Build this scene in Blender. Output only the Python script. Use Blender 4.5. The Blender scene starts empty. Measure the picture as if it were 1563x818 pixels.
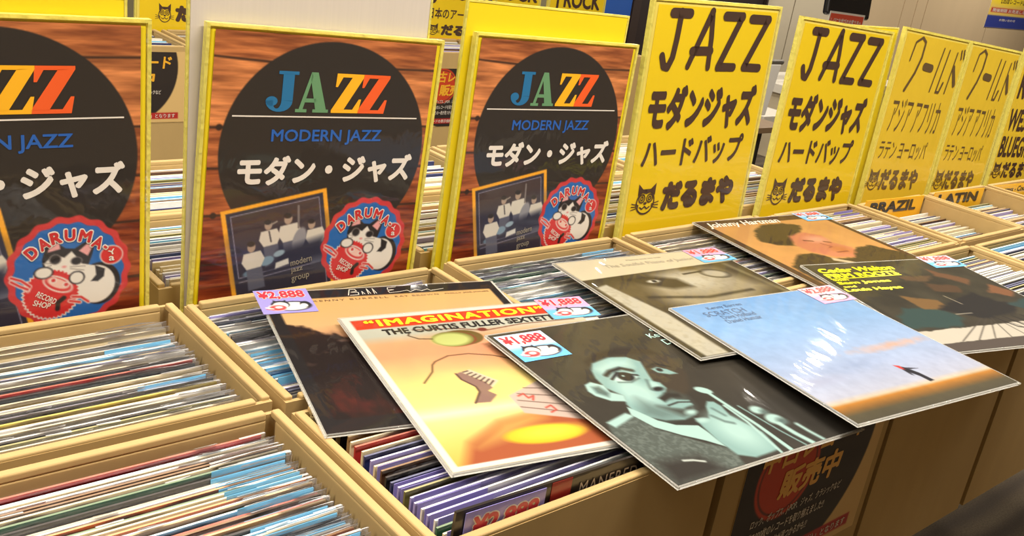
import bpy, math, random
import numpy as np
from mathutils import Vector, Matrix
random.seed(7)
R = random.Random(11)
SC = bpy.context.scene
COL = SC.collection
H = 1.04                      # height of the box rims above the floor
TT = 0.70                     # table top

# ------------------------------------------------------------------ camera, light, exposure
cam_d = bpy.data.cameras.new('camera'); cam = bpy.data.objects.new('camera', cam_d); COL.objects.link(cam)
F_PX, YAW, PITCH, ROLL = 1491.2, 0.7479, 0.3550, 0.1520
sa, ca, sb, cb, sc_, cc = math.sin(YAW), math.cos(YAW), math.sin(PITCH), math.cos(PITCH), math.sin(ROLL), math.cos(ROLL)
fw = Vector((sa*cb, ca*cb, -sb)); rt = Vector((ca, -sa, 0)); up = rt.cross(fw)
r2 = cc*rt + sc_*up; u2 = -sc_*rt + cc*up
M = Matrix((r2, u2, -fw)).transposed().to_4x4(); M.translation = Vector((-0.3063, -1.0469, 0.4976 + H))
cam.matrix_world = M
cam_d.sensor_width = 36.0; cam_d.lens = F_PX/1563*36.0; cam_d.clip_start = .02; cam_d.clip_end = 100
SC.camera = cam
w = bpy.data.worlds.new('world'); SC.world = w; w.use_nodes = True
w.node_tree.nodes['Background'].inputs[0].default_value = (1.0, .93, .82, 1)
w.node_tree.nodes['Background'].inputs[1].default_value = .06
SC.view_settings.view_transform = 'Standard'; SC.view_settings.look = 'None'
SC.view_settings.exposure = 0.0; SC.view_settings.gamma = 1.0; SC.view_settings.use_curve_mapping = False
SC.cycles.use_denoising = True
SC.cycles.transparent_max_bounces = 24
SC.cycles.sample_clamp_indirect = 6.0
def ceiling_lamp(x, y, sx, sy, power):
    l = bpy.data.lights.new('ceiling_lamp', 'AREA'); l.shape = 'RECTANGLE'; l.size = sx; l.size_y = sy
    l.energy = power; l.color = (1.0, .92, .80)
    o = bpy.data.objects.new('ceiling_lamp', l); COL.objects.link(o); o.location = (x, y, 2.9)
for x, y, sx, sy, p in [(2.3, 2.9, 1.2, .12, 44), (4.7, 1.6, .22, .06, 40), (.2, 1.0, 1.2, .12, 34), (-1.4, -.66, 1.2, .12, 60),
                        (.8, -.66, 1.2, .12, 60), (3.0, -.66, 1.2, .12, 66), (-1.2, 2.9, 1.2, .12, 46), (5.2, 3.6, 1.2, .12, 60), (8.2, 3.0, 1.2, .12, 80),
                        (11.5, 3.2, 1.2, .12, 80)]:
    ceiling_lamp(x, y, sx, sy, p)

# ------------------------------------------------------------------ colour and material helpers
def lin(c):
    a = np.asarray(c, float)/255.0
    return np.where(a <= .04045, a/12.92, ((a+.055)/1.055)**2.4)
def rgba(c): return (*[float(x) for x in lin(c)], 1.0)
MATS = {}
def mat(name, c, rough=.6, coat=0.0, var=.0, scale=40, bump=0.0, stretch=None, metal=0, coat_bump=0.0, spec=.5):
    if name in MATS: return MATS[name]
    m = bpy.data.materials.new(name); m.use_nodes = True; nt = m.node_tree; N = nt.nodes; L = nt.links
    b = N['Principled BSDF']; b.inputs['Roughness'].default_value = rough; b.inputs['Metallic'].default_value = metal
    b.inputs['Coat Weight'].default_value = coat; b.inputs['Coat Roughness'].default_value = .04
    b.inputs['Specular IOR Level'].default_value = spec
    tc = N.new('ShaderNodeTexCoord'); mp = N.new('ShaderNodeMapping'); L.new(tc.outputs['Object'], mp.inputs[0])
    if stretch: mp.inputs['Scale'].default_value = stretch
    nz = N.new('ShaderNodeTexNoise'); nz.inputs['Scale'].default_value = scale; nz.inputs['Detail'].default_value = 4
    L.new(mp.outputs[0], nz.inputs['Vector'])
    if c == 'print':
        at = N.new('ShaderNodeAttribute'); at.attribute_name = 'print'; L.new(at.outputs['Color'], b.inputs['Base Color'])
    else:
        mx = N.new('ShaderNodeMix'); mx.data_type = 'RGBA'
        k = lin(c); mx.inputs['A'].default_value = (*[float(max(0, x*(1-var))) for x in k], 1)
        mx.inputs['B'].default_value = (*[float(min(1, x*(1+var))) for x in k], 1)
        L.new(nz.outputs['Fac'], mx.inputs['Factor']); L.new(mx.outputs['Result'], b.inputs['Base Color'])
    if bump:
        bp = N.new('ShaderNodeBump'); bp.inputs['Strength'].default_value = bump; bp.inputs['Distance'].default_value = .002
        L.new(nz.outputs['Fac'], bp.inputs['Height']); L.new(bp.outputs[0], b.inputs['Normal'])
    if coat_bump:
        n2 = N.new('ShaderNodeTexNoise'); n2.inputs['Scale'].default_value = 16; n2.inputs['Detail'].default_value = 3; n2.inputs['Distortion'].default_value = .8
        mp2 = N.new('ShaderNodeMapping'); mp2.inputs['Scale'].default_value = (1, .28, .6); mp2.inputs['Rotation'].default_value = (0, 0, .5)
        L.new(tc.outputs['Object'], mp2.inputs[0]); L.new(mp2.outputs[0], n2.inputs['Vector'])
        b2 = N.new('ShaderNodeBump'); b2.inputs['Strength'].default_value = coat_bump; b2.inputs['Distance'].default_value = .02
        L.new(n2.outputs['Fac'], b2.inputs['Height']); L.new(b2.outputs[0], b.inputs['Coat Normal'])
    MATS[name] = m; return m
def film_mat(name, tint, alpha, rough):
    m = bpy.data.materials.new(name); m.use_nodes = True; nt = m.node_tree; N = nt.nodes; L = nt.links
    b = N['Principled BSDF']; b.inputs['Base Color'].default_value = rgba(tint); b.inputs['Roughness'].default_value = rough
    b.inputs['Specular IOR Level'].default_value = .9
    t = N.new('ShaderNodeBsdfTransparent'); mx = N.new('ShaderNodeMixShader'); fr = N.new('ShaderNodeFresnel'); fr.inputs[0].default_value = 1.5
    mt = N.new('ShaderNodeMath'); mt.operation = 'ADD'; mt.inputs[1].default_value = alpha; mt.use_clamp = True
    nz = N.new('ShaderNodeTexNoise'); nz.inputs['Scale'].default_value = 90; bp = N.new('ShaderNodeBump'); bp.inputs['Strength'].default_value = .6; bp.inputs['Distance'].default_value = .004
    tc = N.new('ShaderNodeTexCoord'); L.new(tc.outputs['Object'], nz.inputs['Vector']); L.new(nz.outputs['Fac'], bp.inputs['Height']); L.new(bp.outputs[0], b.inputs['Normal'])
    L.new(fr.outputs[0], mt.inputs[0]); L.new(mt.outputs[0], mx.inputs['Fac']); L.new(t.outputs[0], mx.inputs[1]); L.new(b.outputs[0], mx.inputs[2])
    L.new(mx.outputs[0], N['Material Output'].inputs['Surface']); return m
CARD = mat('corrugated_cardboard', (186, 157, 103), .75, var=.10, scale=22, bump=.15, stretch=(1, 1, .25))
CARD_IN = mat('cardboard_flap', (190, 161, 107), .75, var=.10, scale=30, bump=.15)
FILM = film_mat('clear_film', (245, 245, 248), .05, .16)
GLINT = film_mat('white_glint_film', (250, 250, 252), .38, .10)  # whiter, less clear film for sleeve lips: glints put into its colour
EDGE = film_mat('yellowed_sleeve_edge', (252, 240, 120), .55, .25)
RIM = film_mat('clear_sleeve_edge', (232, 230, 222), .16, .10)
PRINT = mat('printed_cover', 'print', .75, coat=.38, coat_bump=.07, spec=.15)
POSTER = mat('printed_poster', 'print', .5, coat=.55, coat_bump=.05)
PAPER = mat('printed_paper', 'print', .6, coat=.15)

# ------------------------------------------------------------------ mesh helpers
def link(name, me, m, parent=None, loc=None, rot=None):
    o = bpy.data.objects.new(name, me); COL.objects.link(o)
    for k in (m if isinstance(m, (list, tuple)) else [m]):
        if k is not None and me is not None and len(me.materials) < (len(m) if isinstance(m, (list, tuple)) else 1): me.materials.append(k)
    if parent is not None: o.parent = parent
    if loc is not None: o.location = loc
    if rot is not None: o.rotation_euler = rot
    return o
def tag(o, label, cat, group=None, kind=None):
    o['label'] = label; o['category'] = cat
    if group: o['group'] = group
    if kind: o['kind'] = kind
    return o
def empty(name, loc, label, cat, group=None, rot=None, mw=None):
    o = bpy.data.objects.new(name, None); COL.objects.link(o); o.empty_display_size = .05
    if mw is not None: o.matrix_world = mw
    else:
        o.location = loc
        if rot is not None: o.rotation_euler = rot
    return tag(o, label, cat, group)
class MB:
    def __init__(s): s.v = []; s.f = []; s.mi = []
    def quad(s, a, b, c, d, m=0):
        n = len(s.v); s.v += [a, b, c, d]; s.f.append((n, n+1, n+2, n+3)); s.mi.append(m)
    def box(s, x0, x1, y0, y1, z0, z1, m=0):
        n = len(s.v)
        s.v += [(x0, y0, z0), (x1, y0, z0), (x1, y1, z0), (x0, y1, z0), (x0, y0, z1), (x1, y0, z1), (x1, y1, z1), (x0, y1, z1)]
        for q in ((0, 3, 2, 1), (4, 5, 6, 7), (0, 1, 5, 4), (1, 2, 6, 5), (2, 3, 7, 6), (3, 0, 4, 7)):
            s.f.append(tuple(n+i for i in q)); s.mi.append(m)
    def cyl(s, a, b, r, n=14, r2=None):
        a = Vector(a); b = Vector(b); d = (b-a).normalized(); q = d.orthogonal().normalized(); p = d.cross(q); k = len(s.v); r2 = r if r2 is None else r2
        for c, rr in ((a, r), (b, r2)):
            for i in range(n):
                t = 2*math.pi*i/n; s.v.append(tuple(c + rr*(math.cos(t)*q + math.sin(t)*p)))
        for i in range(n):
            j = (i+1) % n; s.f.append((k+i, k+j, k+n+j, k+n+i)); s.mi.append(0)
        s.f.append(tuple(k+i for i in reversed(range(n)))); s.mi.append(0)
        s.f.append(tuple(k+n+i for i in range(n))); s.mi.append(0)
    def mesh(s, name='mesh'):
        me = bpy.data.meshes.new(name); me.from_pydata(s.v, [], s.f); me.update()
        if any(s.mi): me.polygons.foreach_set('material_index', s.mi)
        return me
    def build(s, name, m, parent=None, loc=None, rot=None, bevel=0, seg=2):
        o = link(name, s.mesh(name), None, parent, loc, rot)
        for k in (m if isinstance(m, (list, tuple)) else [m]): o.data.materials.append(k)
        if bevel:
            md = o.modifiers.new('edge', 'BEVEL'); md.width = bevel; md.segments = seg; md.limit_method = 'ANGLE'
        return o
# flat coordinates: 'S' = standing sheet (x right, z up, faces -y), 'L' = lying sheet (x right, y up, faces +z)
def P3(mode, x, y, e): return (x, -e, y) if mode == 'S' else (x, y, e)
TXT = {}
def text_geo(s, bold=0.0, shear=0.0, spacing=1.0):
    k = (s, bold, shear, spacing)
    if k not in TXT:
        c = bpy.data.curves.new('lettering', 'FONT'); c.body = s; c.offset = bold; c.shear = shear; c.space_character = spacing; c.resolution_u = 3
        o = bpy.data.objects.new('lettering', c); me = o.to_mesh()
        v = np.array([x.co[:2] for x in me.vertices]) if len(me.vertices) else np.zeros((1, 2))
        f = [tuple(p.vertices) for p in me.polygons]
        o.to_mesh_clear(); bpy.data.objects.remove(o); bpy.data.curves.remove(c); TXT[k] = (v, f)
    return TXT[k]
class Flat:
    """collects flat shapes lying on one sheet"""
    def __init__(s, mode, e): s.mode = mode; s.e = e; s.v = []; s.f = []
    def add(s, pts, faces, lev=None):
        n = len(s.v); s.v += [P3(s.mode, float(x), float(y), s.e+(lev[i] if lev is not None else 0)) for i, (x, y) in enumerate(pts)]; s.f += [tuple(n+i for i in q) for q in faces]; return s
    def text(s, t, x0, y0, x1, y1, bold=0.0, shear=0.0, keep=False, rot=0.0, drop=0.0, spacing=1.0):
        v, f = text_geo(t, 0.0, shear, spacing); lev = None
        if bold > .005:                                  # thicker strokes: the letter repeated round small circles
            n0 = len(v); dd = [(0, 0)]
            for g, m in ((bold, 8 if bold < .05 else 10),)+(((bold*.55, 6),) if bold > .055 else ()):
                dd += [(g*math.cos(a), g*math.sin(a)) for a in np.linspace(0, 2*math.pi, m, endpoint=False)]
            f = [tuple(i+n0*k for i in q) for k in range(len(dd)) for q in f]; v = np.concatenate([v+np.array(d) for d in dd])
            lev = np.repeat(np.arange(len(dd)), n0)*.000012
        lo = v.min(0); hi = v.max(0); sz = np.maximum(hi-lo, 1e-6)
        k = np.array([(x1-x0)/sz[0], (y1-y0)/sz[1]])
        if keep: k[:] = k.min()
        p = (v-lo)*k
        p[:, 1] -= drop*p[:, 0]
        if rot:
            c = (hi-lo)*k/2; q = p-c; p = np.stack([q[:, 0]*math.cos(rot)-q[:, 1]*math.sin(rot), q[:, 0]*math.sin(rot)+q[:, 1]*math.cos(rot)], 1)+c
        return s.add(p+[x0, y0], f, lev)
    def stroke(s, pts, wd, wd2=None, closed=False):
        P = [np.array(p, float) for p in pts]; n = len(P); wd2 = wd if wd2 is None else wd2
        if closed: P = P+[P[0]]; n += 1
        for i in range(n-1):
            a, b = P[i], P[i+1]; d = b-a; l = np.linalg.norm(d)
            if l < 1e-9: continue
            d /= l; nn = np.array([-d[1], d[0]]); wa = (wd+(wd2-wd)*i/max(1, n-1))/2; wb = (wd+(wd2-wd)*(i+1)/max(1, n-1))/2
            s.add([a+nn*wa, a-nn*wa, b-nn*wb, b+nn*wb], [(0, 1, 2, 3)], [.00001*(i % 7)]*4)
        for i in range(n):
            r = (wd+(wd2-wd)*i/max(1, n-1))/2; s.disc(P[i], r, r, 10, lev=.00008+.00001*(i % 5))
        return s
    def disc(s, c, rx, ry, n=28, rot=0.0, lev=0.0):
        a = np.linspace(0, 2*math.pi, n, endpoint=False); x = rx*np.cos(a); y = ry*np.sin(a)
        return s.add(np.stack([c[0]+x*math.cos(rot)-y*math.sin(rot), c[1]+x*math.sin(rot)+y*math.cos(rot)], 1), [tuple(range(n))], [lev]*n)
    def ring(s, c, rx, ry, wd, n=28, rot=0.0):
        a = np.linspace(0, 2*math.pi, n, endpoint=False)
        return s.stroke([(c[0]+rx*math.cos(t)*math.cos(rot)-ry*math.sin(t)*math.sin(rot), c[1]+rx*math.cos(t)*math.sin(rot)+ry*math.sin(t)*math.cos(rot)) for t in a], wd, closed=True)
    def poly(s, pts): return s.add(pts, [tuple(range(len(pts)))])
    def build(s, name, m, parent, loc=None):
        me = bpy.data.meshes.new(name); me.from_pydata(s.v, [], s.f); me.update(); return link(name, me, m, parent, loc)
# ---- printed sheets: a fine grid whose points carry the printed colour
def vnoise(x, y, seed=0):
    rs = np.random.RandomState(seed); g = rs.rand(64, 64)
    xi = np.floor(x).astype(int); yi = np.floor(y).astype(int); fx = x-xi; fy = y-yi; fx = fx*fx*(3-2*fx); fy = fy*fy*(3-2*fy)
    a = g[yi % 64, xi % 64]; b = g[yi % 64, (xi+1) % 64]; c = g[(yi+1) % 64, xi % 64]; d = g[(yi+1) % 64, (xi+1) % 64]
    return (a*(1-fx)+b*fx)*(1-fy)+(c*(1-fx)+d*fx)*fy
def fbm(x, y, seed=0, o=4):
    t = 0; k = .5
    for i in range(o): t = t+k*vnoise(x*2**i, y*2**i, seed+i); k *= .5
    return t
def sm(d, s): return np.clip(.5-d/(2*s), 0, 1)
class Canvas:
    """u to the right, v downwards"""
    def __init__(s, W, Hh, nx, ny, base):
        s.W, s.H, s.nx, s.ny = W, Hh, nx, ny
        s.u, s.v = np.meshgrid(np.linspace(0, W, nx), np.linspace(0, Hh, ny)); s.px = W/nx
        s.c = np.ones((ny, nx, 3))*np.array(base, float)
    def mix(s, m, col):
        col = np.asarray(col, float); s.c = s.c*(1-m[..., None])+col*m[..., None]; return s
    def sdpoly(s, pts):
        d = np.full(s.u.shape, 1e9); ins = np.zeros(s.u.shape, bool); n = len(pts)
        for i in range(n):
            (ax, ay), (bx, by) = pts[i], pts[(i+1) % n]
            ex, ey = bx-ax, by-ay; wx, wy = s.u-ax, s.v-ay
            t = np.clip((wx*ex+wy*ey)/(ex*ex+ey*ey+1e-12), 0, 1); d = np.minimum(d, (wx-ex*t)**2+(wy-ey*t)**2)
            if ay != by:
                c = (ay > s.v) != (by > s.v); ins ^= c & (s.u < (bx-ax)*(s.v-ay)/(by-ay)+ax)
        return np.where(ins, -1, 1)*np.sqrt(d)
    def poly(s, pts, col, soft=None, a=1.0, noise=0, ns=30, seed=1):
        d = s.sdpoly(pts)
        if noise: d = d+noise*(fbm(s.u*ns, s.v*ns, seed)-.5)
        return s.mix(a*sm(d, soft or s.px*.7), col)
    def ell(s, cx, cy, rx, ry, col, soft=None, rot=0, a=1.0, noise=0, ns=30, seed=1):
        c, n = math.cos(rot), math.sin(rot); x = (s.u-cx)*c+(s.v-cy)*n; y = -(s.u-cx)*n+(s.v-cy)*c
        k = np.sqrt((x/rx)**2+(y/ry)**2); d = (k-1)*min(rx, ry)
        if noise: d = d+noise*(fbm(s.u*ns, s.v*ns, seed)-.5)
        return s.mix(a*sm(d, soft or s.px*.7), col)
    def line(s, pts, wd, col, soft=None, a=1.0):
        d = np.full(s.u.shape, 1e9)
        for (ax, ay), (bx, by) in zip(pts[:-1], pts[1:]):
            ex, ey = bx-ax, by-ay; wx, wy = s.u-ax, s.v-ay
            t = np.clip((wx*ex+wy*ey)/(ex*ex+ey*ey+1e-12), 0, 1); d = np.minimum(d, (wx-ex*t)**2+(wy-ey*t)**2)
        return s.mix(a*sm(np.sqrt(d)-wd/2, soft or s.px*.7), col)
    def grad(s, stops, f=None):
        f = s.v/s.H if f is None else f
        xs = [p for p, _ in stops]; s.c = np.stack([np.interp(f, xs, [q[i] for _, q in stops]) for i in range(3)], -1); return s
    def speck(s, amt, sc, seed=3):
        s.c = s.c*(1+amt*(fbm(s.u*sc, s.v*sc, seed)[..., None]-.5)*2); return s
    def build(s, name, m, parent, mode, e, x0=0.0, top=0.0):
        nx, ny = s.nx, s.ny
        X = (x0+s.u).ravel(); Y = (top-s.v).ravel(); E_ = np.full(X.shape, e)
        v = np.stack([X, -E_, Y], 1) if mode == 'S' else np.stack([X, Y, E_], 1)
        i = (np.arange(ny-1)[:, None]*nx+np.arange(nx-1)[None]).ravel(); f = np.stack([i, i+nx, i+nx+1, i+1], 1)
        me = bpy.data.meshes.new(name); me.vertices.add(len(v)); me.vertices.foreach_set('co', v.astype(np.float32).ravel())
        me.loops.add(f.size); me.loops.foreach_set('vertex_index', f.astype(np.int32).ravel()); me.polygons.add(len(f))
        me.polygons.foreach_set('loop_start', np.arange(0, f.size, 4, dtype=np.int32)); me.update(calc_edges=True)
        at = me.color_attributes.new('print', 'FLOAT_COLOR', 'POINT')
        col = np.ones((len(v), 4), np.float32); col[:, :3] = lin(np.clip(s.c, 0, 255)).reshape(-1, 3); at.data.foreach_set('color', col.ravel())
        return link(name, me, m, parent)
def ink(name, c, coat=.5): return mat('ink_'+name, c, .45, coat=coat, coat_bump=.05)
INK = {'brown': ink('brown', (66, 46, 38)), 'black': ink('black', (28, 24, 22)), 'white': ink('white', (226, 218, 208)), 'blue': ink('blue', (30, 92, 176)),
       'jblue': ink('jblue', (26, 108, 158)), 'jgreen': ink('jgreen', (98, 146, 104)), 'jyellow': ink('jyellow', (246, 180, 28)), 'jorange': ink('jorange', (236, 92, 34)),
       'red': ink('red', (196, 40, 44)), 'yellow': ink('yellow', (250, 226, 30)), 'gold': ink('gold', (238, 176, 48)), 'grey': ink('grey', (150, 142, 128)),
       'navy': ink('navy', (62, 70, 104)), 'cream': ink('cream', (214, 206, 190)), 'teal': ink('teal', (176, 214, 206)), 'lime': ink('lime', (236, 232, 24))}

# ------------------------------------------------------------------ the setting
def struct(o): o['kind'] = 'structure'; return o
fl = mat('carpet', (92, 80, 62), .95, var=.65, scale=170, bump=.6)
nt = fl.node_tree; wv = nt.nodes.new('ShaderNodeTexWave'); wv.inputs['Scale'].default_value = 3.2; wv.inputs['Distortion'].default_value = 1.5; wv.bands_direction = 'Y'
tcn = [n for n in nt.nodes if n.type == 'TEX_COORD'][0]; nt.links.new(tcn.outputs['Object'], wv.inputs['Vector'])
mxn = [n for n in nt.nodes if n.type == 'MIX'][0]; m2 = nt.nodes.new('ShaderNodeMix'); m2.data_type = 'RGBA'; m2.inputs['B'].default_value = rgba((58, 48, 42))
nt.links.new(mxn.outputs['Result'], m2.inputs['A']); mm = nt.nodes.new('ShaderNodeMath'); mm.operation = 'MULTIPLY'; mm.inputs[1].default_value = .7
nt.links.new(wv.outputs['Fac'], mm.inputs[0]); nt.links.new(mm.outputs[0], m2.inputs['Factor']); nt.links.new(m2.outputs['Result'], nt.nodes['Principled BSDF'].inputs['Base Color'])
b = MB(); b.box(-5, 17, -4, 4.6, -.05, 0); struct(b.build('floor', fl))
b = MB(); b.box(-5, 17, -4, 4.6, 3.0, 3.05); struct(b.build('ceiling', mat('ceiling_board', (205, 198, 184), .9, var=.03)))
WY = 4.5
tan = mat('tan_wall_panel', (196, 174, 140), .6, var=.05, scale=6, stretch=(1, 1, .2)); gre = mat('grey_wall_panel', (188, 178, 156), .6, var=.04, scale=5)
oli = mat('olive_wall_panel', (120, 112, 84), .6, var=.04, scale=5); seam = mat('wall_seam', (96, 82, 62), .8)
b = MB(); b.box(-5, 17, WY+.02, WY+.12, 0, 3.0, 3)
xs = [-5, -3.2, -1.4, .4, 2.2, 4.0, 5.22]
for a, c in zip(xs[:-1], xs[1:]): b.box(a+.006, c-.006, WY, WY+.03, 0, 3.0, 2)
xs = [7.42, 7.93, 8.86]
for a, c in zip(xs[:-1], xs[1:]): b.box(a+.008, c-.008, WY, WY+.03, 0, 3.0, 1)
xs = [8.86, 9.93, 10.2, 10.42, 12.0, 13.6, 15.2, 17]
for a, c in zip(xs[:-1], xs[1:]): b.box(a+.008, c-.008, WY, WY+.03, 0, 3.0, 0)
struct(b.build('wall_back', [tan, gre, oli, seam]))
b = MB(); b.box(-5, 17, -4.1, -4.0, 0, 3.0); struct(b.build('wall_front', tan))
b = MB(); b.box(-5.1, -5, -4, 4.6, 0, 3.0); struct(b.build('wall_left', gre))
b = MB(); b.box(17, 17.1, -4, 4.6, 0, 3.0); struct(b.build('wall_right', tan))
dk = mat('dark_doorway', (34, 22, 20), .6); blu = mat('blue_door_panel', (28, 74, 150), .5, var=.1, scale=4)
b = MB(); b.box(5.76, 7.40, WY-.03, WY+.05, 0, 2.4); d1 = struct(b.build('door_1', dk))  # solid slab; the doorway's unlit interior is put into its dark colour
b = MB(); b.box(5.66, 5.75, WY-.06, WY+.04, 0, 2.4); b.box(7.405, 7.43, WY-.06, WY+.04, 0, 2.4); b.box(5.66, 7.43, WY-.06, WY+.04, 2.4, 2.46); struct(b.build('trim_1', mat('dark_door_frame', (46, 34, 30), .5)))
b = MB(); b.box(5.24, 5.65, WY-.05, WY+.02, 0, 2.5); b.box(5.30, 5.34, WY-.06, WY-.04, .02, 2.48); struct(b.build('door_2', blu))
# tables
tab = mat('table_top', (120, 98, 72), .5, var=.1, scale=8); leg = mat('table_steel', (60, 58, 56), .4, metal=.6)
def table(x0, x1, y0, y1, label):
    t = empty('display_table', ((x0+x1)/2, (y0+y1)/2, 0), label, 'table', 'display tables under the record boxes')
    w_, d_ = (x1-x0)/2, (y1-y0)/2
    b = MB(); b.box(-w_, w_, -d_, d_, TT-.03, TT); b.build('table_top', tab, t, bevel=.004)
    for sx in (-1, 1):
        for sy in (-1, 1):
            b = MB(); b.box(sx*(w_-.12)-.02, sx*(w_-.12)+.02, sy*(d_-.1)-.02, sy*(d_-.1)+.02, 0, TT-.03); b.build('leg', leg, t)
table(-1.0, 2.95, -.40, .50, 'long display table under the nearest rows of cardboard record boxes')
table(-.3, 3.9, 1.66, 2.10, 'display table across the aisle carrying the boxes behind the cat posters')

# ------------------------------------------------------------------ cardboard boxes
def cardboard_box(x0, x1, y0, y1, label, group, zr=0.0, full=True):
    w_, d_ = x1-x0, y1-y0; h = H+zr-TT
    t = empty('cardboard_box', (x0, y0, TT), label, 'box', group)
    k = .005; b = MB(); g = h-.005
    b.box(0, w_, 0, k, 0, g); b.box(0, w_, d_-k, d_, 0, g); b.box(0, k, k, d_-k, 0, g); b.box(w_-k, w_, k, d_-k, 0, g); b.box(k, w_-k, k, d_-k, 0, .005)
    b.build('box_shell', CARD, t)
    c = .010; n = .007; q = .008       # folded flaps: inner panel plus the rolled rim
    for i in range(4):
        b = MB(); j = R.uniform(-.002, .001); dep = .11 if full else .05
        a0, a1 = (c+n, w_-c-n)
        if i == 0: b.box(a0, a1, .0005, c, h-.009, h+j); b.box(a0, a1, k+.0006, c, h-dep, h-.008)
        if i == 1: b.box(a0, a1, d_-c, d_-.0005, h-.009, h+j); b.box(a0, a1, d_-c, d_-k-.0006, h-dep, h-.008)
        a0, a1 = (.004, d_-.004)
        if i == 2: b.box(.0005, c, a0, a1, h-.009, h+j); b.box(k+.0006, c, a0+.01, a1-.01, h-dep, h-.008)
        if i == 3: b.box(w_-c, w_-.0005, a0, a1, h-.009, h+j); b.box(w_-c, w_-k-.0006, a0+.01, a1-.01, h-dep, h-.008)
        b.build('folded_flap', CARD_IN, t, bevel=.0035, seg=3)
    return t
BX = {}
def addbox(key, x0, x1, y0, y1, label, group, zr=0.0): BX[key] = (x0, x1, y0, y1, zr); return cardboard_box(x0, x1, y0, y1, label, group, zr)
GF, GB, GC, GE = 'boxes in the nearest row of the table', 'boxes in front of the upright signs', 'boxes behind the upright signs', 'boxes across the aisle'
FY0, FY1, BY0, BY1 = -.537, -.279, -.262, -.003
addbox('F1', -.246, .120, FY0, FY1, 'near cardboard box whose records carry many pale blue price tags', GF)
addbox('F2', .136, .516, FY0, FY1, 'near cardboard box with a black cover and purple price tags at its front wall', GF, -.008)
addbox('F3', .532, .895, FY0, FY1, 'cardboard box with the black and red sale notice on its front', GF, -.018)
addbox('F4', .908, 1.258, FY0, FY1, 'plain cardboard box right of the sale notice, under the sky-blue album cover', GF)
addbox('F5', 1.276, 1.612, FY0, FY1, 'plain cardboard box partly covered by the dark album cover with yellow lettering', GF)
addbox('F6', 1.622, 1.960, FY0, FY1, 'cardboard box at the right end of the near row in the photo', GF)
addbox('B1', -.246, .123, BY0, BY1, 'cardboard box of cream and yellow edged records in front of the cut-off cat poster', GB)
addbox('B2', .1385, .511, BY0, BY1, 'cardboard box of glossy records in front of the whole large cat poster', GB, -.006)
addbox('B3', .527, .884, BY0, BY1, 'cardboard box of blue and white edged records in front of the smaller cat poster', GB)
addbox('B4', .905, 1.279, BY0, BY1+.001, 'cardboard box in front of the larger yellow handwritten jazz sign', GB)
addbox('B5', 1.316, 1.609, BY0, BY1-.004, 'cardboard box in front of the second yellow jazz sign, beside the brown album cover', GB)
addbox('B6', 1.615, 1.908, BY0, BY1-.016, 'cardboard box of records behind which the BRAZIL tab stands', GB)
addbox('B7', 1.918, 2.222, BY0, BY1-.018, 'cardboard box of records behind which the LATIN tab stands', GB)
addbox('B8', 2.232, 2.55, BY0, BY1-.018, 'cardboard box of records in front of the bluegrass tab', GB)
cx_ = [(-.25, .112), (.125, .50), (.517, .885), (.90, 1.27), (1.285, 1.64), (1.655, 2.01), (2.02, 2.37)]
wh = ['behind the cut-off cat poster', 'seen between the cut-off and the large cat poster', 'seen between the two whole cat posters', 'seen between the smaller poster and larger jazz sign', 'seen between the two yellow jazz signs', 'hidden mostly behind the BRAZIL sign', 'hidden mostly behind the LATIN sign']
for i, (a, c) in enumerate(cx_[1:5]):
    addbox('C%d' % i, a, c, .042, .298, 'cardboard box just behind signs, '+wh[i+1], GC)
    addbox('D%d' % i, a, c, .304, .562, 'cardboard box a row farther back, '+wh[i+1], GC)
ex = [(.46, .82), (.838, 1.20), (1.215, 1.575), (1.59, 1.95), (1.965, 2.325), (2.34, 2.70)]
el = ['bearing the cream and black sale notice', 'plain, second of the row across the aisle', 'plain, third of the row across the aisle', 'bearing the red and black sale notice', 'plain, behind the smaller cat poster', 'plain and creased, seen beside the larger yellow jazz sign']
for i, (a, c) in enumerate(ex):
    if i in (0, 1, 3, 4, 5): addbox('E%d' % i, a, c, 1.60, 1.86, 'cardboard record box across the aisle, '+el[i], GE)

# ------------------------------------------------------------------ records standing in the boxes
PAL = {'cream': ((226, 210, 172), (226, 214, 186)), 'white': ((232, 230, 226), (232, 229, 222)), 'yellow': ((214, 192, 50), (226, 210, 110)), 'grey': ((128, 126, 122), (190, 186, 176)),
       'black': ((34, 30, 32), (66, 60, 58)), 'pale blue': ((120, 196, 236), (214, 232, 240)), 'red': ((176, 44, 44), (210, 120, 100)), 'dark green': ((40, 92, 70), (130, 150, 120)),
       'lavender': ((156, 148, 210), (218, 214, 232)), 'navy': ((40, 48, 96), (110, 112, 140)), 'tan': ((178, 138, 88), (214, 190, 146)), 'brown': ((86, 56, 40), (150, 120, 92)), 'orange': ((214, 112, 48), (224, 170, 120)), 'olive': ((112, 108, 60), (176, 168, 120))}
PM = []; PI = {}
for n_, (a, c) in PAL.items():
    PI[n_] = len(PM); PM += [mat('sleeve_front_'+n_.replace(' ', '_'), a, .4, coat=.5, var=.15, scale=60, stretch=(1, 1, 3)), mat('sleeve_top_'+n_.replace(' ', '_'), c, .5, var=.12, scale=120, coat=.2)]
TAGB = mat('blue_price_tag', (112, 186, 228), .4, coat=.6); TAGP = mat('purple_price_tag', (150, 140, 208), .4, coat=.6); TAGK = mat('pink_price_tag', (226, 160, 190), .4, coat=.6)
RW = .312; RT = .0024; RH = .306
def rec_boxes(col, w_):
    b = MB(); b.box(0, w_, 0, RT, -RH, 0)
    b.mi = [1, 1, 0, 0, 0, 0]                      # sides, ends
    return b
RMESH = {}
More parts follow.
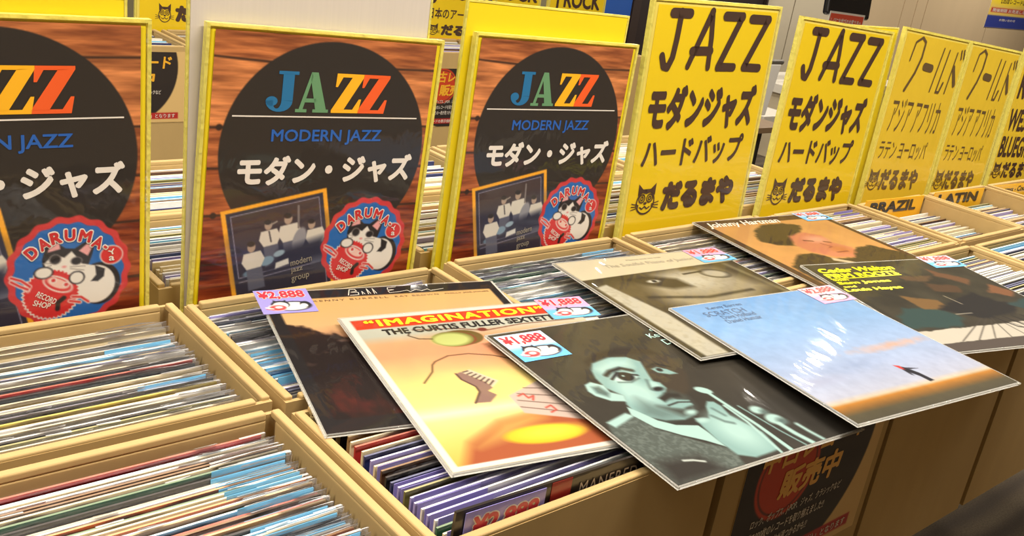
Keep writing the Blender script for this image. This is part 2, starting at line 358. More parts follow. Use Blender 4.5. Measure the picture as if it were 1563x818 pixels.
def record(x, y, z, w_, lean, col, label, group, film=True, tagc=None, tagside='L', lipf=0.0, lipr=True):
    k = (col, round(w_, 3))
    if k not in RMESH:
        b = rec_boxes(col, w_); me = b.mesh('record_sleeve')
        me.materials.append(PM[PI[col]]); me.materials.append(PM[PI[col]+1])
        RMESH[k] = me
    o = bpy.data.objects.new('record_sleeve', RMESH[k]); COL.objects.link(o)
    o.location = (x, y, H+z); o.rotation_euler = (-lean, 0, R.uniform(-.001, .001)); tag(o, label, 'record', group)
    if film:
        b = MB(); n = 14; hh = R.uniform(.0015, .0055); e = R.uniform(.003, .007); base = -.003
        xs_ = [w_*i/n for i in range(n)]+[w_+e]; yy = [R.uniform(-.0016, -.0006) for _ in xs_]; hz = [max(.0008, hh+R.uniform(-.0016, .0012)) for _ in xs_]
        for i in range(n):
            b.quad((xs_[i], -.0006, base), (xs_[i+1], -.0006, base), (xs_[i+1], yy[i+1], hz[i+1]), (xs_[i], yy[i], hz[i]))
        for i in range(n):
            if R.random() < lipf or (lipr and xs_[i] > w_*(.80+R.uniform(-.1, .1))): b.quad((xs_[i], yy[i], hz[i]), (xs_[i+1], yy[i+1], hz[i+1]), (xs_[i+1], RT, .0006+hz[i+1]*.2), (xs_[i], RT, .0006+hz[i]*.2), 1)
        b.quad((w_+e, -.0006, base), (w_+.0006, RT, base), (w_+.0006, RT, .001), (w_+e, yy[-1], hz[-1]))
        b.build('plastic_sleeve', [FILM, GLINT], o)
    if tagc is not None:
        tw = .072; x0 = .002 if tagside == 'L' else w_-tw-.002
        b = MB(); b.box(x0, x0+tw, -.0016, -.0010, -.052, R.uniform(-.001, .003)); b.build('price_tag', tagc, o)
    return o
def ordw(i): return '%d%s' % (i, 'th' if 10 <= i % 100 <= 20 else {1: 'st', 2: 'nd', 3: 'rd'}.get(i % 10, 'th'))
MIX = {'B1': 'cream white cream cream yellow grey black cream white lavender cream olive red tan black cream white navy pale_blue'.split(), 'F1': 'cream white pale_blue cream black cream tan dark_green pale_blue red black grey cream navy brown orange cream'.split(),
       'B2': 'white lavender white pale_blue black white navy white cream'.split(), 'F2': 'cream red navy black tan lavender olive cream brown white'.split(),
       'B3': 'white pale_blue black white navy cream black dark_green white lavender grey'.split(), 'B4': 'white navy cream red grey lavender black white dark_green'.split(),
       'B5': 'cream lavender cream white olive tan lavender cream grey white brown'.split(), 'X': 'cream white lavender grey cream tan white pale_blue navy white brown olive'.split()}
REF = {'B1': 'the box before the cut-off cat poster', 'F1': 'the near box of blue-tagged records', 'B2': 'the box before the whole large poster', 'F2': 'the near box with purple tags',
       'B3': 'the box before the smaller cat poster', 'B4': 'the box before the larger jazz sign', 'B5': 'the box before the second jazz sign'}
def fill(key, n, tags=(), zmid=-.014, film=True, skip=()):
    x0, x1, y0, y1, zr = BX[key]; w_ = min(RW, x1-x0-.030); xm = (x0+x1)/2-w_/2; lean = .035
    ya, yb = y1-.022, y0+.024; mixl = MIX[key]; last = None
    for i in range(n):
        y = ya+(yb-ya)*i/(n-1); col = mixl[R.randrange(len(mixl))].replace('_', ' ')
        if col == last and R.random() < .6: col = mixl[R.randrange(len(mixl))].replace('_', ' ')
        last = col; tg = None; sd = R.choice('LR')
        for lo, hi, pr, c, s_ in tags:
            if lo <= i/(n-1) <= hi and R.random() < pr: tg = c; sd = s_
        xx = xm+R.uniform(-.0025, .0025)-(.012 if key == 'B2' else 0); zz = zmid+R.uniform(-.004, .004); q = R.random()
        if i in skip: continue
        nm = {None: '', TAGB: 'blue-tagged ', TAGP: 'purple-tagged ', TAGK: 'pink-tagged '}[tg]
        record(xx, y-RT/2, zz+zr, w_, lean, col, '%s%s record sleeve, %s from back in %s' % (nm, col, ordw(i+1), REF[key]), 'records standing in '+REF[key], film, tg, sd, {'B2': .6, 'B3': .55, 'B4': .3}.get(key, 0.03))
fill('B1', 45, [(.1, .25, .5, TAGB, 'R'), (.4, 1, .25, TAGB, 'L'), (.5, .9, .2, TAGB, 'R')])
fill('F1', 45, [(.2, .35, .8, TAGB, 'R'), (.35, .75, .55, TAGB, 'R'), (.3, 1, .3, TAGB, 'L'), (.8, 1, .5, TAGB, 'R')])
fill('B2', 44, [(0, 1, .25, TAGP, 'R'), (.5, 1, .4, TAGB, 'L')])
fill('B3', 42, [(0, .4, .5, TAGB, 'R'), (.2, 1, .2, TAGB, 'R'), (.85, 1, .7, TAGP, 'R')])
fill('B4', 42, [(0, .6, .2, TAGP, 'R')])
fill('B5', 42, [(0, 1, .45, TAGP, 'R')], film=False)
# the loose nearer records of the second near box
x0, x1, y0, y1, _ = BX['F2']; xm = x0+.024
seq = ['black', 'grey', 'cream', 'black', 'tan', 'cream', 'red', 'cream', 'navy', 'lavender', 'cream', 'brown', 'black', 'navy', 'lavender', 'olive', 'lavender', 'lavender', 'white', 'lavender', 'white', 'dark green', 'cream']
n2 = len(seq)
for i, col in enumerate(seq):
    y = -.312-(.511-.312)*i/(n2-1); z = -.008-.009*i/(n2-1)+R.uniform(-.001, .001)
    tg = TAGP if i in (10, 13, 14, 16, 17, 18, 19, 20, 22) else None
    record(xm+R.uniform(-.003, .003), y, z, RW+.012, .03, col, '%s%s record sleeve, %s behind the black lettered cover of the near box' % ('purple-tagged ' if tg else '', col, ordw(n2-i)), 'records standing in '+REF['F2'], True, tg, 'L')
fc = empty('record_sleeve', (xm, -.5222, H+.0115), 'black cover with a red block and capitals at the near box front wall', 'record', rot=(-.015, .037, 0))
b = MB(); b.box(0, .322, 0, .003, -.295, 0); b.build('cover', mat('front_black_cover', (34, 27, 25), .4, coat=.7, coat_bump=.08), fc)
b = MB(); b.box(.112, .138, -.0006, -.0002, -.3, -.001); b.build('red_block', mat('red_block', (150, 32, 28), .45, coat=.5), fc)
b = MB(); b.box(.010, .104, -.0016, -.0009, -.055, -.003); pt = b.build('price_tag', TAGP, fc)
Flat('S', .0019).text('¥2,888', .018, -.032, .098, -.008, .10).build('outline', INK['white'], pt); Flat('S', .0022).text('¥2,888', .019, -.031, .097, -.009, .045).build('figures', mat('ink_price', (190, 44, 62), .45, coat=.5), pt)
Flat('S', .0008).text('MANFRED SCH', .150, -.024, .272, -.010, .0, spacing=1.15).build('lettering', ink('faded', (190, 172, 150)), fc)
# all the remaining records, farther off or under the covers: one mass
b = MB(); b.v = []; mats_idx = []
def mass(key, n, zmid=-.014):
    gap = .022
    if key in ('B6', 'B7', 'B8'): zmid = -.040; gap = .034
    x0, x1, y0, y1, zr = BX[key]; w_ = min(RW, x1-x0-.030); xm_ = (x0+x1)/2-w_/2
    for i in range(n):
        y = y1-gap-(y1-y0-.024-gap)*i/(n-1); col = MIX['X'][R.randrange(len(MIX['X']))].replace('_', ' '); z = H+zr+zmid+R.uniform(-.005, .005); x = xm_+R.uniform(-.002, .002)
        f0 = len(b.mi); b.box(x, x+w_, y-.0015, y+.0015, H-.33, z); k = PI[col]; b.mi[f0:] = [k+1, k+1, k, k, k, k]
for k_ in ('B6', 'B7', 'B8', 'F3', 'F4', 'F5', 'F6'): mass(k_, 40)
for k_ in BX:
    if k_[0] in 'CDE': mass(k_, 38)
o = b.build('packed_record_sleeves', PM); tag(o, 'rows of record sleeves packed in the farther boxes and under the lying covers', 'records', None, 'stuff')

# ------------------------------------------------------------------ upright signs
YB = mat('yellow_board', (232, 208, 20), .45, coat=.6, coat_bump=.04, var=.04, scale=8)
YE = mat('yellow_board_edge', (224, 206, 96), .4, coat=.7, var=.05, scale=20)
YS = mat('yellow_sheet', (226, 194, 18), .45, coat=.8, coat_bump=.06, var=.06, scale=6)
def mixc(*a): return a
def emblem(cv, ecx, ecy, r):
    k = r/425.0
    q = lambda pts: [(ecx+(x-435)*k, ecy+(y-500)*k) for x, y in pts]
    th = np.arctan2(cv.v-ecy, cv.u-ecx); d = np.hypot(cv.u-ecx, cv.v-ecy)
    cv.mix(sm(d-r*(1+.022*np.cos(18*th)), cv.px*.7), (196, 52, 56)); cv.mix(sm(d-r*.885*(1+.02*np.cos(18*th)), cv.px*.7), (28, 98, 172))
    e = lambda x, y, a, b, c, rot=0: cv.ell(ecx+(x-435)*k, ecy+(y-500)*k, a*k, b*k, c, rot=rot)
    bl, wt, rd = (30, 26, 30), (226, 220, 210), (204, 44, 46)
    e(640, 610, 150, 165, bl); e(612, 612, 140, 148, wt)
    cv.poly(q([(255, 440), (250, 380), (275, 290), (300, 240), (350, 262), (410, 312), (470, 320), (520, 288), (590, 262), (612, 290), (590, 380), (565, 455), (420, 470)]), bl)
    cv.poly(q([(262, 410), (330, 350), (400, 380), (450, 338), (490, 395), (520, 440), (640, 475), (640, 640), (470, 640), (400, 500), (290, 485)]), wt)
    cv.poly(q([(610, 465), (680, 500), (672, 560), (630, 592), (580, 585), (618, 540)]), bl)
    cv.poly(q([(288, 330), (303, 282), (366, 262), (374, 312)]), (226, 160, 160)); cv.poly(q([(500, 340), (556, 292), (604, 300), (560, 385)]), (226, 160, 160))
    e(338, 387, 42, 40, (120, 112, 110)); e(338, 387, 33, 32, bl); e(482, 415, 42, 32, (120, 112, 110)); e(482, 415, 33, 26, bl); e(397, 450, 15, 9, (220, 140, 140))
    for a, c in (((250, 405), (310, 415)), ((255, 440), (310, 430)), ((440, 455), (540, 462)), ((440, 470), (530, 492))): cv.line(q([a, c]), 4*k, (120, 112, 110))
    th = np.arctan2(cv.v-(ecy+145*k), cv.u-(ecx-130*k)); d = np.hypot(cv.u-(ecx-130*k), cv.v-(ecy+150*k))
    cv.mix(sm(d-195*k*(1+.03*np.cos(40*th)), cv.px*.7), wt); cv.mix(sm(d-183*k*(1+.03*np.cos(40*th)), cv.px*.7), rd)
    e(352, 578, 112, 58, wt, .5); e(352, 578, 98, 46, rd, .5); e(352, 572, 80, 34, (232, 190, 176), .5); e(322, 545, 24, 22, wt); e(322, 545, 14, 13, rd); e(408, 588, 24, 22, wt); e(408, 588, 14, 13, rd)
    for a in ([(45, 490), (110, 520), (165, 570), (150, 600)], [(45, 520), (100, 560), (150, 590)], [(450, 690), (510, 700), (560, 745)], [(430, 720), (500, 740)]):
        cv.line(q(a), 30*k, wt); cv.line(q(a), 16*k, rd)
    e(258, 480, 66, 46, bl); e(258, 480, 56, 38, wt); e(482, 545, 56, 52, bl); e(482, 545, 46, 43, wt)
    cv.line(q([(390, 690), (350, 720), (345, 770)]), 34*k, bl)
    e(728, 398, 84, 76, wt); e(728, 398, 76, 68, rd)
def emblem_text(x0, ytop, ecx, ecy, r, e):
    k = r/425.0; W_ = Flat('S', e); Rd = Flat('S', e+.0003)
    for ch, X, Y, a in (('D', 182, 318, 40), ('A', 262, 262, 27), ('R', 345, 225, 12), ('U', 440, 214, 0), ('M', 545, 232, -14), ('A', 632, 290, -30), ('-', 684, 332, -38)):
        h_, w__ = (88, 72) if ch != '-' else (16, 26)
        if ch == 'M': w__ = 84
        cx, cy = x0+ecx+(X-435)*k, ytop-(ecy+(Y-500)*k)
        for F_, g, bo in ((W_, 20, .10), (Rd, 2, .045)):
            F_.text(ch, cx-(w__+g)*k/2, cy-(h_+g)*k/2, cx+(w__+g)*k/2, cy+(h_+g)*k/2, bo, rot=math.radians(a))
    for t, X, Y, w__, h_, a in (('RECORD', 272, 672, 150, 44, -33), ('SHOP', 240, 718, 120, 44, -22), ('Y', 730, 375, 52, 40, 20), ('a', 728, 425, 40, 36, 0)):
        cx, cy = x0+ecx+(X-435)*k, ytop-(ecy+(Y-500)*k); W_.text(t, cx-w__*k/2, cy-h_*k/2, cx+w__*k/2, cy+h_*k/2, .02, rot=math.radians(a))
    return W_, Rd
def jazz_letters(e, y0, y1, xs, parent):
    J = [[(.36, 1), (1, 1), (1, .92), (.36, .92)], [(.5, .93), (.86, .93), (.86, .28), (.5, .28)]]
    def sc(pts, a, c): return [(a+(c-a)*x, y0+(y1-y0)*y) for x, y in pts]
    a, c = xs[0]; f = Flat('S', e)
    for p in J: f.poly(sc(p, a, c))
    arc = [(.68+.0*t, .3) for t in (0,)]; n = 12
    out = [(.43+.43*math.cos(t), .27+.27*math.sin(t)) for t in np.linspace(0, -math.pi, n)]; inn = [(.36+.14*math.cos(t), .28+.2*math.sin(t)) for t in np.linspace(0, -math.pi, n)]
    for i in range(n-1): f.poly(sc([out[i], out[i+1], inn[i+1], inn[i]], a, c))
    f.disc(sc([(.19, .26)], a, c)[0], (c-a)*.19, (y1-y0)*.12, 16); f.build('lettering', INK['jblue'], parent)
    a, c = xs[1]; f = Flat('S', e)
    for p in ([(.40, 1), (.60, 1), (.93, .08), (1, .08), (1, 0), (.52, 0), (.52, .08), (.60, .08), (.40, .8)], [(.40, 1), (.46, .9), (.22, .08), (.34, .08), (.34, 0), (0, 0), (0, .08), (.10, .08)], [(.24, .25), (.62, .25), (.6, .35), (.28, .35)]): f.poly(sc(p, a, c))
    f.build('lettering', INK['jgreen'], parent)
    for (a, c), m in ((xs[2], 'jyellow'), (xs[3], 'jorange')):
        f = Flat('S', e)
        for p in ([(.08, .66), (.15, .66), (.30, .91), (.66, .91), (1, .93), (1, 1), (.10, 1)], [(.62, .93), (1, .93), (.40, .07), (0, .07)], [(0, 0), (.90, 0), (.97, .36), (.89, .36), (.70, .09), (.36, .09), (0, .08)]): f.poly(sc(p, a, c))
        f.build('lettering', INK[m], parent)
def poster_canvas():
    W, Hh = .310, .338; cv = Canvas(W, Hh, 270, 294, (180, 104, 56))
    g = fbm(cv.u*22, cv.v*260, 5); g2 = fbm(cv.u*6, cv.v*30, 9); row = np.digitize(cv.v, [.030, .113, .163, .222, .285]); off = np.array([0, 14, -8, -26, -44, -60])[row]
    cv.c = cv.c+(g[..., None]-.5)*np.array([150, 110, 70])+(g2[..., None]-.5)*np.array([110, 80, 55])+off[..., None]*np.array([.9, .95, .7])
    for s in ([(0, .030), (.12, .036), (.31, .034)], [(0, .113), (.31, .110)], [(0, .163), (.31, .166)], [(0, .222), (.31, .220)], [(0, .285), (.31, .288)]): cv.line(s, .0028, (46, 24, 14), .0012)
    for x, y in ((.012, .113), (.30, .166), (.012, .222)): cv.ell(x, y, .004, .004, (40, 20, 14), .001)
    cv.ell(.160, .143, .147, .138, (36, 30, 27))
    # the small tilted photograph: four musicians
    ox, oy = .0209, .2175; a = math.radians(10.0); e1 = (math.cos(a), -math.sin(a)); a2 = math.radians(12); e2 = (math.sin(a2), math.cos(a2))
    q = lambda pts: [(ox+e1[0]*x+e2[0]*y, oy+e1[1]*x+e2[1]*y) for x, y in pts]
    cv.poly(q([(0, 0), (.146, 0), (.146, .150), (0, .150)]), (240, 166, 40)); cv.poly(q([(.006, .005), (.140, .005), (.140, .150), (.006, .150)]), (44, 42, 58))
    cv.poly(q([(.012, .010), (.134, .010), (.134, .094), (.012, .094)]), (64, 50, 52), noise=.0); cv.poly(q([(.012, .045), (.134, .045), (.134, .094), (.012, .094)]), (40, 44, 70), .02)
    for s in ([(.012, .010), (.134, .010), (.134, .094), (.012, .094), (.012, .010)], [(.012, .100), (.134, .100)], [(.134, .1), (.134, .15)]): cv.line(q(s), .0009, (150, 146, 168))
    sh, tr, sk = (206, 200, 188), (88, 90, 108), (168, 146, 130)
    def man(x, y, s, lean=0):
        cv.poly(q([(x-.010*s, y+.026*s), (x+.010*s, y+.026*s), (x+.011*s, y+.056*s), (x-.011*s, y+.056*s)]), tr, .001)
        cv.poly(q([(x-.011*s, y+.007*s), (x+.011*s, y+.007*s), (x+.015*s, y+.018*s), (x+.009*s, y+.028*s), (x-.010*s, y+.028*s), (x-.015*s, y+.018*s)]), sh, .0008)
        c = q([(x+lean, y)])[0]; cv.ell(c[0], c[1], .0052*s, .0068*s, sk, .0008); c = q([(x+lean, y-.004*s)])[0]; cv.ell(c[0], c[1], .0054*s, .0035*s, (40, 36, 40), .0008)
    man(.060, .032, 1.0); man(.088, .030, 1.1); man(.124, .045, 1.0, -.004)
    cv.line(q([(.061, .033), (.072, .030)]), .002, (150, 140, 130)); cv.line(q([(.060, .041), (.061, .055)]), .0018, (50, 46, 56))
    c = q([(.100, .062)])[0]; cv.ell(c[0], c[1], .009, .017, (138, 138, 146), .001, .25); cv.line(q([(.101, .045), (.104, .016)]), .003, (120, 112, 112))
    cv.poly(q([(.050, .094), (.070, .070), (.134, .066), (.134, .094)]), (38, 40, 62), .006)
    for x, y, a_, b_, col in ((.052, .080, .010, .006, (120, 146, 166)), (.070, .074, .008, .004, (140, 162, 178)), (.028, .090, .010, .004, (96, 120, 142))): c = q([(x, y)])[0]; cv.ell(c[0], c[1], a_, b_, col, .0008, -.3)
    man(.034, .056, 1.05)
    cv.poly(q([(.064, .086), (.082, .084), (.082, .092), (.062, .094)]), (206, 204, 198), .001)
    emblem(cv, .2325, .274, .066)
    return cv
def band(parent, name, m, x0, x1, z0, z1, y0, y1, bevel=.0015): b = MB(); b.box(x0, x1, y0, y1, z0, z1); return b.build(name, m, parent, bevel=bevel)
def sleeve_rim(parent, x0, x1, z0, z1, y0=-.003, y1=.004, wd=.006, m=None):
    b = MB(); b.box(x0-wd, x0, y0, y1, z0, z1+wd); b.box(x1, x1+wd, y0, y1, z0, z1+wd); b.box(x0, x1, y0, y1, z1, z1+wd); return b.build('plastic_sleeve', m or EDGE, parent)
def cat_poster(x, y, lean, roll, label, parts=None):
    t = empty('cat_poster', (x, y, H), label, 'poster', 'wood-printed jazz posters', rot=(-lean, roll, 0))
    if parts:
        for c in parts: n_ = c.copy(); COL.objects.link(n_); n_.parent = t
        return t
    band(t, 'backing_board', YB, 0, .322, -.315, .322, .0005, .007)
    sleeve_rim(t, -.001, .323, -.315, .321, -.001, .008, .004)
    poster_canvas().build('poster_print', POSTER, t, 'S', .0006, .0055, .318)
    e = .0010
    jazz_letters(e, .2246, .2745, [(.0735, .1152), (.1139, .1598), (.1640, .2080), (.2028, .2474)], t)
    Flat('S', e).poly([(.0324, .2180), (.2974, .2180), (.2974, .2197), (.0324, .2197)]).build('lettering', INK['white'], t)
    Flat('S', e).text('MODERN JAZZ', .0851, .1830, .2438, .2030, .02).build('lettering', INK['blue'], t)
    Flat('S', e).text('モダン・ジャズ', .0443, .1310, .2985, .1700, .045).build('lettering', INK['white'], t)
    f = Flat('S', e)
    for i, s in enumerate(('modern', 'jazz', 'group')): f.text(s, .128+.002*i, .0235-.0125*i, .128+.002*i+(.031, .017, .026)[i], .0325-.0125*i, .01, rot=math.radians(10))
    f.build('lettering', INK['grey'], t)
    W_, Rd = emblem_text(.0055, .318, .2325, .274, .066, e); W_.build('lettering', INK['white'], t); Rd.build('lettering', INK['red'], t)
    return t
p2 = cat_poster(.157, .013, .011, .038, 'large whole wood-printed jazz poster standing against the white ribbed divider')
parts = list(p2.children)
cat_poster(-.225, .013, .011, .0, 'wood-printed jazz poster cut off by the edge of the photo', parts)
cat_poster(.546, .013, .02, .03, 'smaller looking wood-printed jazz poster standing under a taller bright yellow card', parts)
def plain_card(x, y, w_, top, m, label, lean=.011, roll=0., name='divider_card', cat='divider'):
    t = empty(name, (x, y, H), label, cat, 'plain dividers behind the signs', rot=(-lean, roll, 0)); band(t, 'sheet', m, 0, w_, -.33, top, 0, .003, .0008)
    sleeve_rim(t, 0, w_, -.33, top, -.0005, .0035, .003); return t
plain_card(.530, .024, .318, .364, YB, 'blank bright yellow divider card sticking up above the smaller cat poster', .02, .03)
plain_card(-.245, .024, .322, .343, YB, 'blank bright yellow divider card sticking up above the cut-off cat poster', .011, .0)
PL = mat('white_ribbed_plastic', (205, 196, 186), .35, var=.05, scale=400, stretch=(1, .01, .01), coat=.3)
plain_card(.149, .024, .326, .420, PL, 'translucent white ribbed divider rising behind the large cat poster', .011, 0)
plain_card(1.405, .034, .315, .362, YB, 'blank bright yellow divider card between the second jazz sign and the BRAZIL sign', .04, 0)
def cat_face(f, x0, x1, y0, y1):
    X = lambda u: x0+(x1-x0)*u; Y = lambda v: y0+(y1-y0)*v; wd = (x1-x0)*.05
    f.ring((X(.5), Y(.40)), (x1-x0)*.36, (y1-y0)*.38, wd)
    f.poly([(X(.16), Y(.62)), (X(.14), Y(1)), (X(.34), Y(.82)), (X(.66), Y(.82)), (X(.86), Y(1)), (X(.86), Y(.6)), (X(.7), Y(.72)), (X(.5), Y(.66)), (X(.3), Y(.72))])
    for s in (.34, .66):
        f.ring((X(s), Y(.52)), (x1-x0)*.12, (y1-y0)*.13, wd*.8, 18); f.ring((X(s), Y(.52)), (x1-x0)*.05, (y1-y0)*.055, wd*.8, 12)
    f.disc((X(.5), Y(.36)), (x1-x0)*.07, (y1-y0)*.045, 12)
    f.stroke([(X(.30), Y(.24)), (X(.40), Y(.18)), (X(.5), Y(.26)), (X(.6), Y(.18)), (X(.70), Y(.24))], wd*.8)
    for s in (-1, 1):
        for dy in (.08, 0, -.08): f.stroke([(X(.5+s*.27), Y(.28+dy*.5)), (X(.5+s*.56), Y(.28+dy*1.3))], wd*.5)
def yellow_sign(x, y, lean, roll, w_, top, label, name='handwritten_sign', sheet=YS):
    t = empty(name, (x, y, H), label, 'sign', 'handwritten yellow genre signs', rot=(-lean, roll, 0))
    band(t, 'backing_board', YE, 0, w_, -.315, top, .0005, .007, .002)
    b = MB(); b.box(.008, w_-.006, -.0004, .0002, -.31, top-.006); b.build('printed_sheet', sheet, t)
    sleeve_rim(t, -.001, w_+.001, -.315, top, -.001, .008, .005); return t
e = .0010
def jazz_sign(x, y, lean, roll, w_, top, kx, label):
    t = yellow_sign(x, y, lean, roll, w_, top, label); f = Flat('S', e); g = lambda pts: [(px*kx, py-.385+top) for px, py in pts]
    f.stroke(g([(.0459, .3670), (.0896, .3675)]), .0165); f.stroke(g([(.0666, .3696), (.0648, .3259), (.0613, .295), (.0527, .2780), (.0420, .2800), (.0345, .2969)]), .0135)
    f.stroke(g([(.1039, .2802), (.1471, .3731)]), .0120, .0145); f.stroke(g([(.1471, .3731), (.1549, .3283), (.1585, .279)]), .0125); f.stroke(g([(.1095, .3062), (.1584, .3071)]), .0155)
    f.stroke(g([(.1850, .3670), (.2320, .3675)]), .0165); f.stroke(g([(.2320, .3687), (.1860, .2793)]), .0150); f.stroke(g([(.1870, .2800), (.2300, .2797)]), .0150)
    f.stroke(g([(.2595, .3650), (.3095, .3650)]), .0165); f.stroke(g([(.3095, .3660), (.2600, .2800)]), .0150); f.stroke(g([(.2600, .2800), (.3050, .2790)]), .0150)
    d = top-.385
    f.text('モダンジャズ', .022*kx, .1690+d, .315*kx, .2490+d, .058); f.text('ハードバップ', .025*kx, .1040+d, .302*kx, .1585+d, .032); f.text('だるまや', .095*kx, .0240+d, .299*kx, .0790+d, .085)
    f.build('lettering', INK['brown'], t); f = Flat('S', e); cat_face(f, .022*kx, .084*kx, .022+d, .078+d); f.build('cat_emblem', INK['brown'], t); return t
jazz_sign(.919, .018, .04, 0, .338, .385, 1.0, 'larger yellow handwritten jazz sign, fully visible, with sharp dark lettering')
jazz_sign(1.318, .018, .04, .055, .335, .372, .97, 'second yellow jazz sign, wrinkled clear sleeve, beside a blank bright yellow card')
YS2 = mat('dull_yellow_sheet', (224, 190, 44), .5, coat=.9, coat_bump=.09, var=.08, scale=5)
BRN = mat('ink_faded_brown', (96, 76, 46), .45, coat=.6)
def world_sign(x, y, lean, roll, w_, top, label):
    t = yellow_sign(x, y, lean, roll, w_, top, label, sheet=YS2); f = Flat('S', e); k = w_/.325; d = top-.362
    f.stroke([(.050*k, .300+d), (.058*k, .340+d), (.085*k, .352+d), (.104*k, .343+d), (.104*k, .310+d), (.090*k, .275+d), (.062*k, .236+d)], .005, .009)
    f.stroke([(.130*k, .292+d), (.166*k, .290+d)], .018); f.stroke([(.206*k, .338+d), (.188*k, .240+d)], .005); f.stroke([(.236*k, .336+d), (.220*k, .240+d), (.236*k, .240+d), (.246*k, .262+d)], .005, .007)
    f.stroke([(.280*k, .334+d), (.268*k, .240+d)], .005); f.stroke([(.280*k, .300+d), (.306*k, .262+d)], .013); f.stroke([(.300*k, .340+d), (.306*k, .322+d)], .006); f.stroke([(.314*k, .342+d), (.320*k, .324+d)], .006)
    f.text('アジア アフリカ', .030*k, .1420+d, .280*k, .2180+d, .0); f.text('ラテン ヨーロッパ', .022*k, .0790+d, .262*k, .1230+d, .005); f.text('だるまや', .066*k, .0080+d, .258*k, .0580+d, .05)
    f.build('lettering', BRN, t); f = Flat('S', e); cat_face(f, .004*k, .064*k, .008+d, .058+d); f.build('cat_emblem', BRN, t); return t
world_sign(1.702, .018, .04, .07, .300, .366, 'yellow world-music sign standing behind the BRAZIL tab')
world_sign(2.022, .018, .04, .07, .278, .344, 'yellow world-music sign standing behind the LATIN tab')
t8 = yellow_sign(2.335, .018, .04, .06, .30, .335, 'yellow sign with western lettering at the edge of the photo', sheet=YS2); f = Flat('S', e)
f.text('ROOTS', .02, .21, .27, .29, .03); f.text('WESTERN', .015, .125, .27, .185, .03); f.text('BLUEGRASS', .012, .055, .27, .112, .03); f.text('だるまや', .068, -.002, .258, .043, .05); f.build('lettering', INK['brown'], t8)
f = Flat('S', e); cat_face(f, .006, .062, -.002, .043); f.build('cat_emblem', INK['brown'], t8)
OR = mat('orange_tab', (244, 184, 32), .45, coat=.5, var=.04, scale=12)
def tab_card(x, y, w_, z0, z1, txt, label, bold=.05):
    t = empty('genre_tab', (x, y, H), label, 'tab card', 'genre tab cards', rot=(-.02, .03, 0)); band(t, 'card', OR, 0, w_, -.31, z1, 0, .002, .0006)
    Flat('S', .0006).text(txt, .02, z0+.006, w_-.03, z1-.006, bold).build('lettering', INK['black'], t); return t
tab_card(1.634, -.034, .258, -.029, .009, 'BRAZIL', 'orange tab card reading BRAZIL')
tab_card(1.938, -.036, .262, -.033, .005, 'LATIN', 'orange tab card reading LATIN')
tab_card(2.252, -.036, .276, -.032, -.001, 'Bluegrass - Country', 'orange tab card reading Bluegrass', .02)

# ------------------------------------------------------------------ album covers lying on the boxes
GRP = 'album covers lying across the boxes'
def album(pose, S, edge, label, art, n=200, lip=0.004):
    x, y, z, yaw, t, s = pose
    mw = Matrix.Translation((x, y, H+z)) @ Matrix.Rotation(yaw, 4, 'Z') @ Matrix.Rotation(t, 4, 'X') @ Matrix.Rotation(s, 4, 'Y')
    o = empty('album_cover', None, label, 'album cover', GRP, mw=mw)
    b = MB(); b.box(0, S, -S, 0, -.0030, 0); b.build('jacket', mat('jacket_edge_%d_%d_%d' % edge, edge, .5, coat=.3), o)
    cv = Canvas(1, 1, n, n, (128, 128, 128)); art(cv); cv.c *= .81; cv.u = cv.u*S; cv.v = cv.v*S; cv.build('cover_print', PRINT, o, 'L', .0003)
    g = .0025; b = MB(); b.box(-g, 0, -S-g, g, -.0030, .0002); b.box(S, S+lip, -S-g, g, -.0022, -.0006); b.box(0, S, 0, g, -.0030, .0002); b.box(0, S, -S-g, -S, -.0030, .0002); b.build('plastic_sleeve', RIM, o)
    return o
def lp_text(o, S, items, m, e=.0006):
    f = Flat('L', e)
    for it in items:
        t, u0, v0, u1, v1 = it[:5]; f.text(t, u0*S, -v1*S, u1*S, -v0*S, *(it[5:6] or (0,)), **(it[6] if len(it) > 6 else {}))
    return f.build('lettering', m, o)
def sticker(o, x, y, wd, hh, txt, bg, top=None, rot=0.0):
    cv = Canvas(1, .75, 64, 48, bg)
    if top is not None: cv.grad([(0, top), (.45, top), (.6, bg), (1, bg)])
    bl, wt, rd = (26, 24, 30), (236, 232, 228), (200, 60, 64)
    cv.ell(.60, .54, .34, .15, bl); cv.ell(.59, .545, .31, .125, wt); cv.ell(.83, .51, .10, .10, bl, rot=.4); cv.ell(.80, .54, .07, .06, wt)
    cv.ell(.38, .48, .17, .12, bl); cv.ell(.38, .50, .14, .095, wt); cv.ell(.31, .57, .18, .10, (236, 210, 205)); cv.ell(.31, .575, .15, .08, rd); cv.ell(.33, .56, .07, .035, wt); cv.poly([(.26, .40), (.28, .33), (.35, .39)], bl); cv.poly([(.43, .39), (.50, .34), (.51, .43)], bl)
    cv.line([(.10, .56), (.22, .60)], .03, wt); cv.line([(.10, .60), (.22, .64)], .015, rd)
    cv.u = cv.u*wd; cv.v = cv.v/.75*hh
    t = cv.build('price_sticker', PAPER, o, 'L', .0009); t.location = (x, y, 0); t.rotation_euler = (0, 0, rot); t['label'] = 'small price sticker with a sleeping cat'
    f = Flat('L', .0011).text(txt, .04*wd, -.43*hh, .92*wd, -.05*hh, .075); f.build('outline', INK['white'], t)
    f = Flat('L', .0013).text(txt, .05*wd, -.42*hh, .91*wd, -.06*hh, .035); f.build('figures', mat('ink_price', (190, 44, 62), .45, coat=.5), t)
PUR, BLU, PNK = (150, 140, 206), (96, 168, 220), (206, 150, 186)
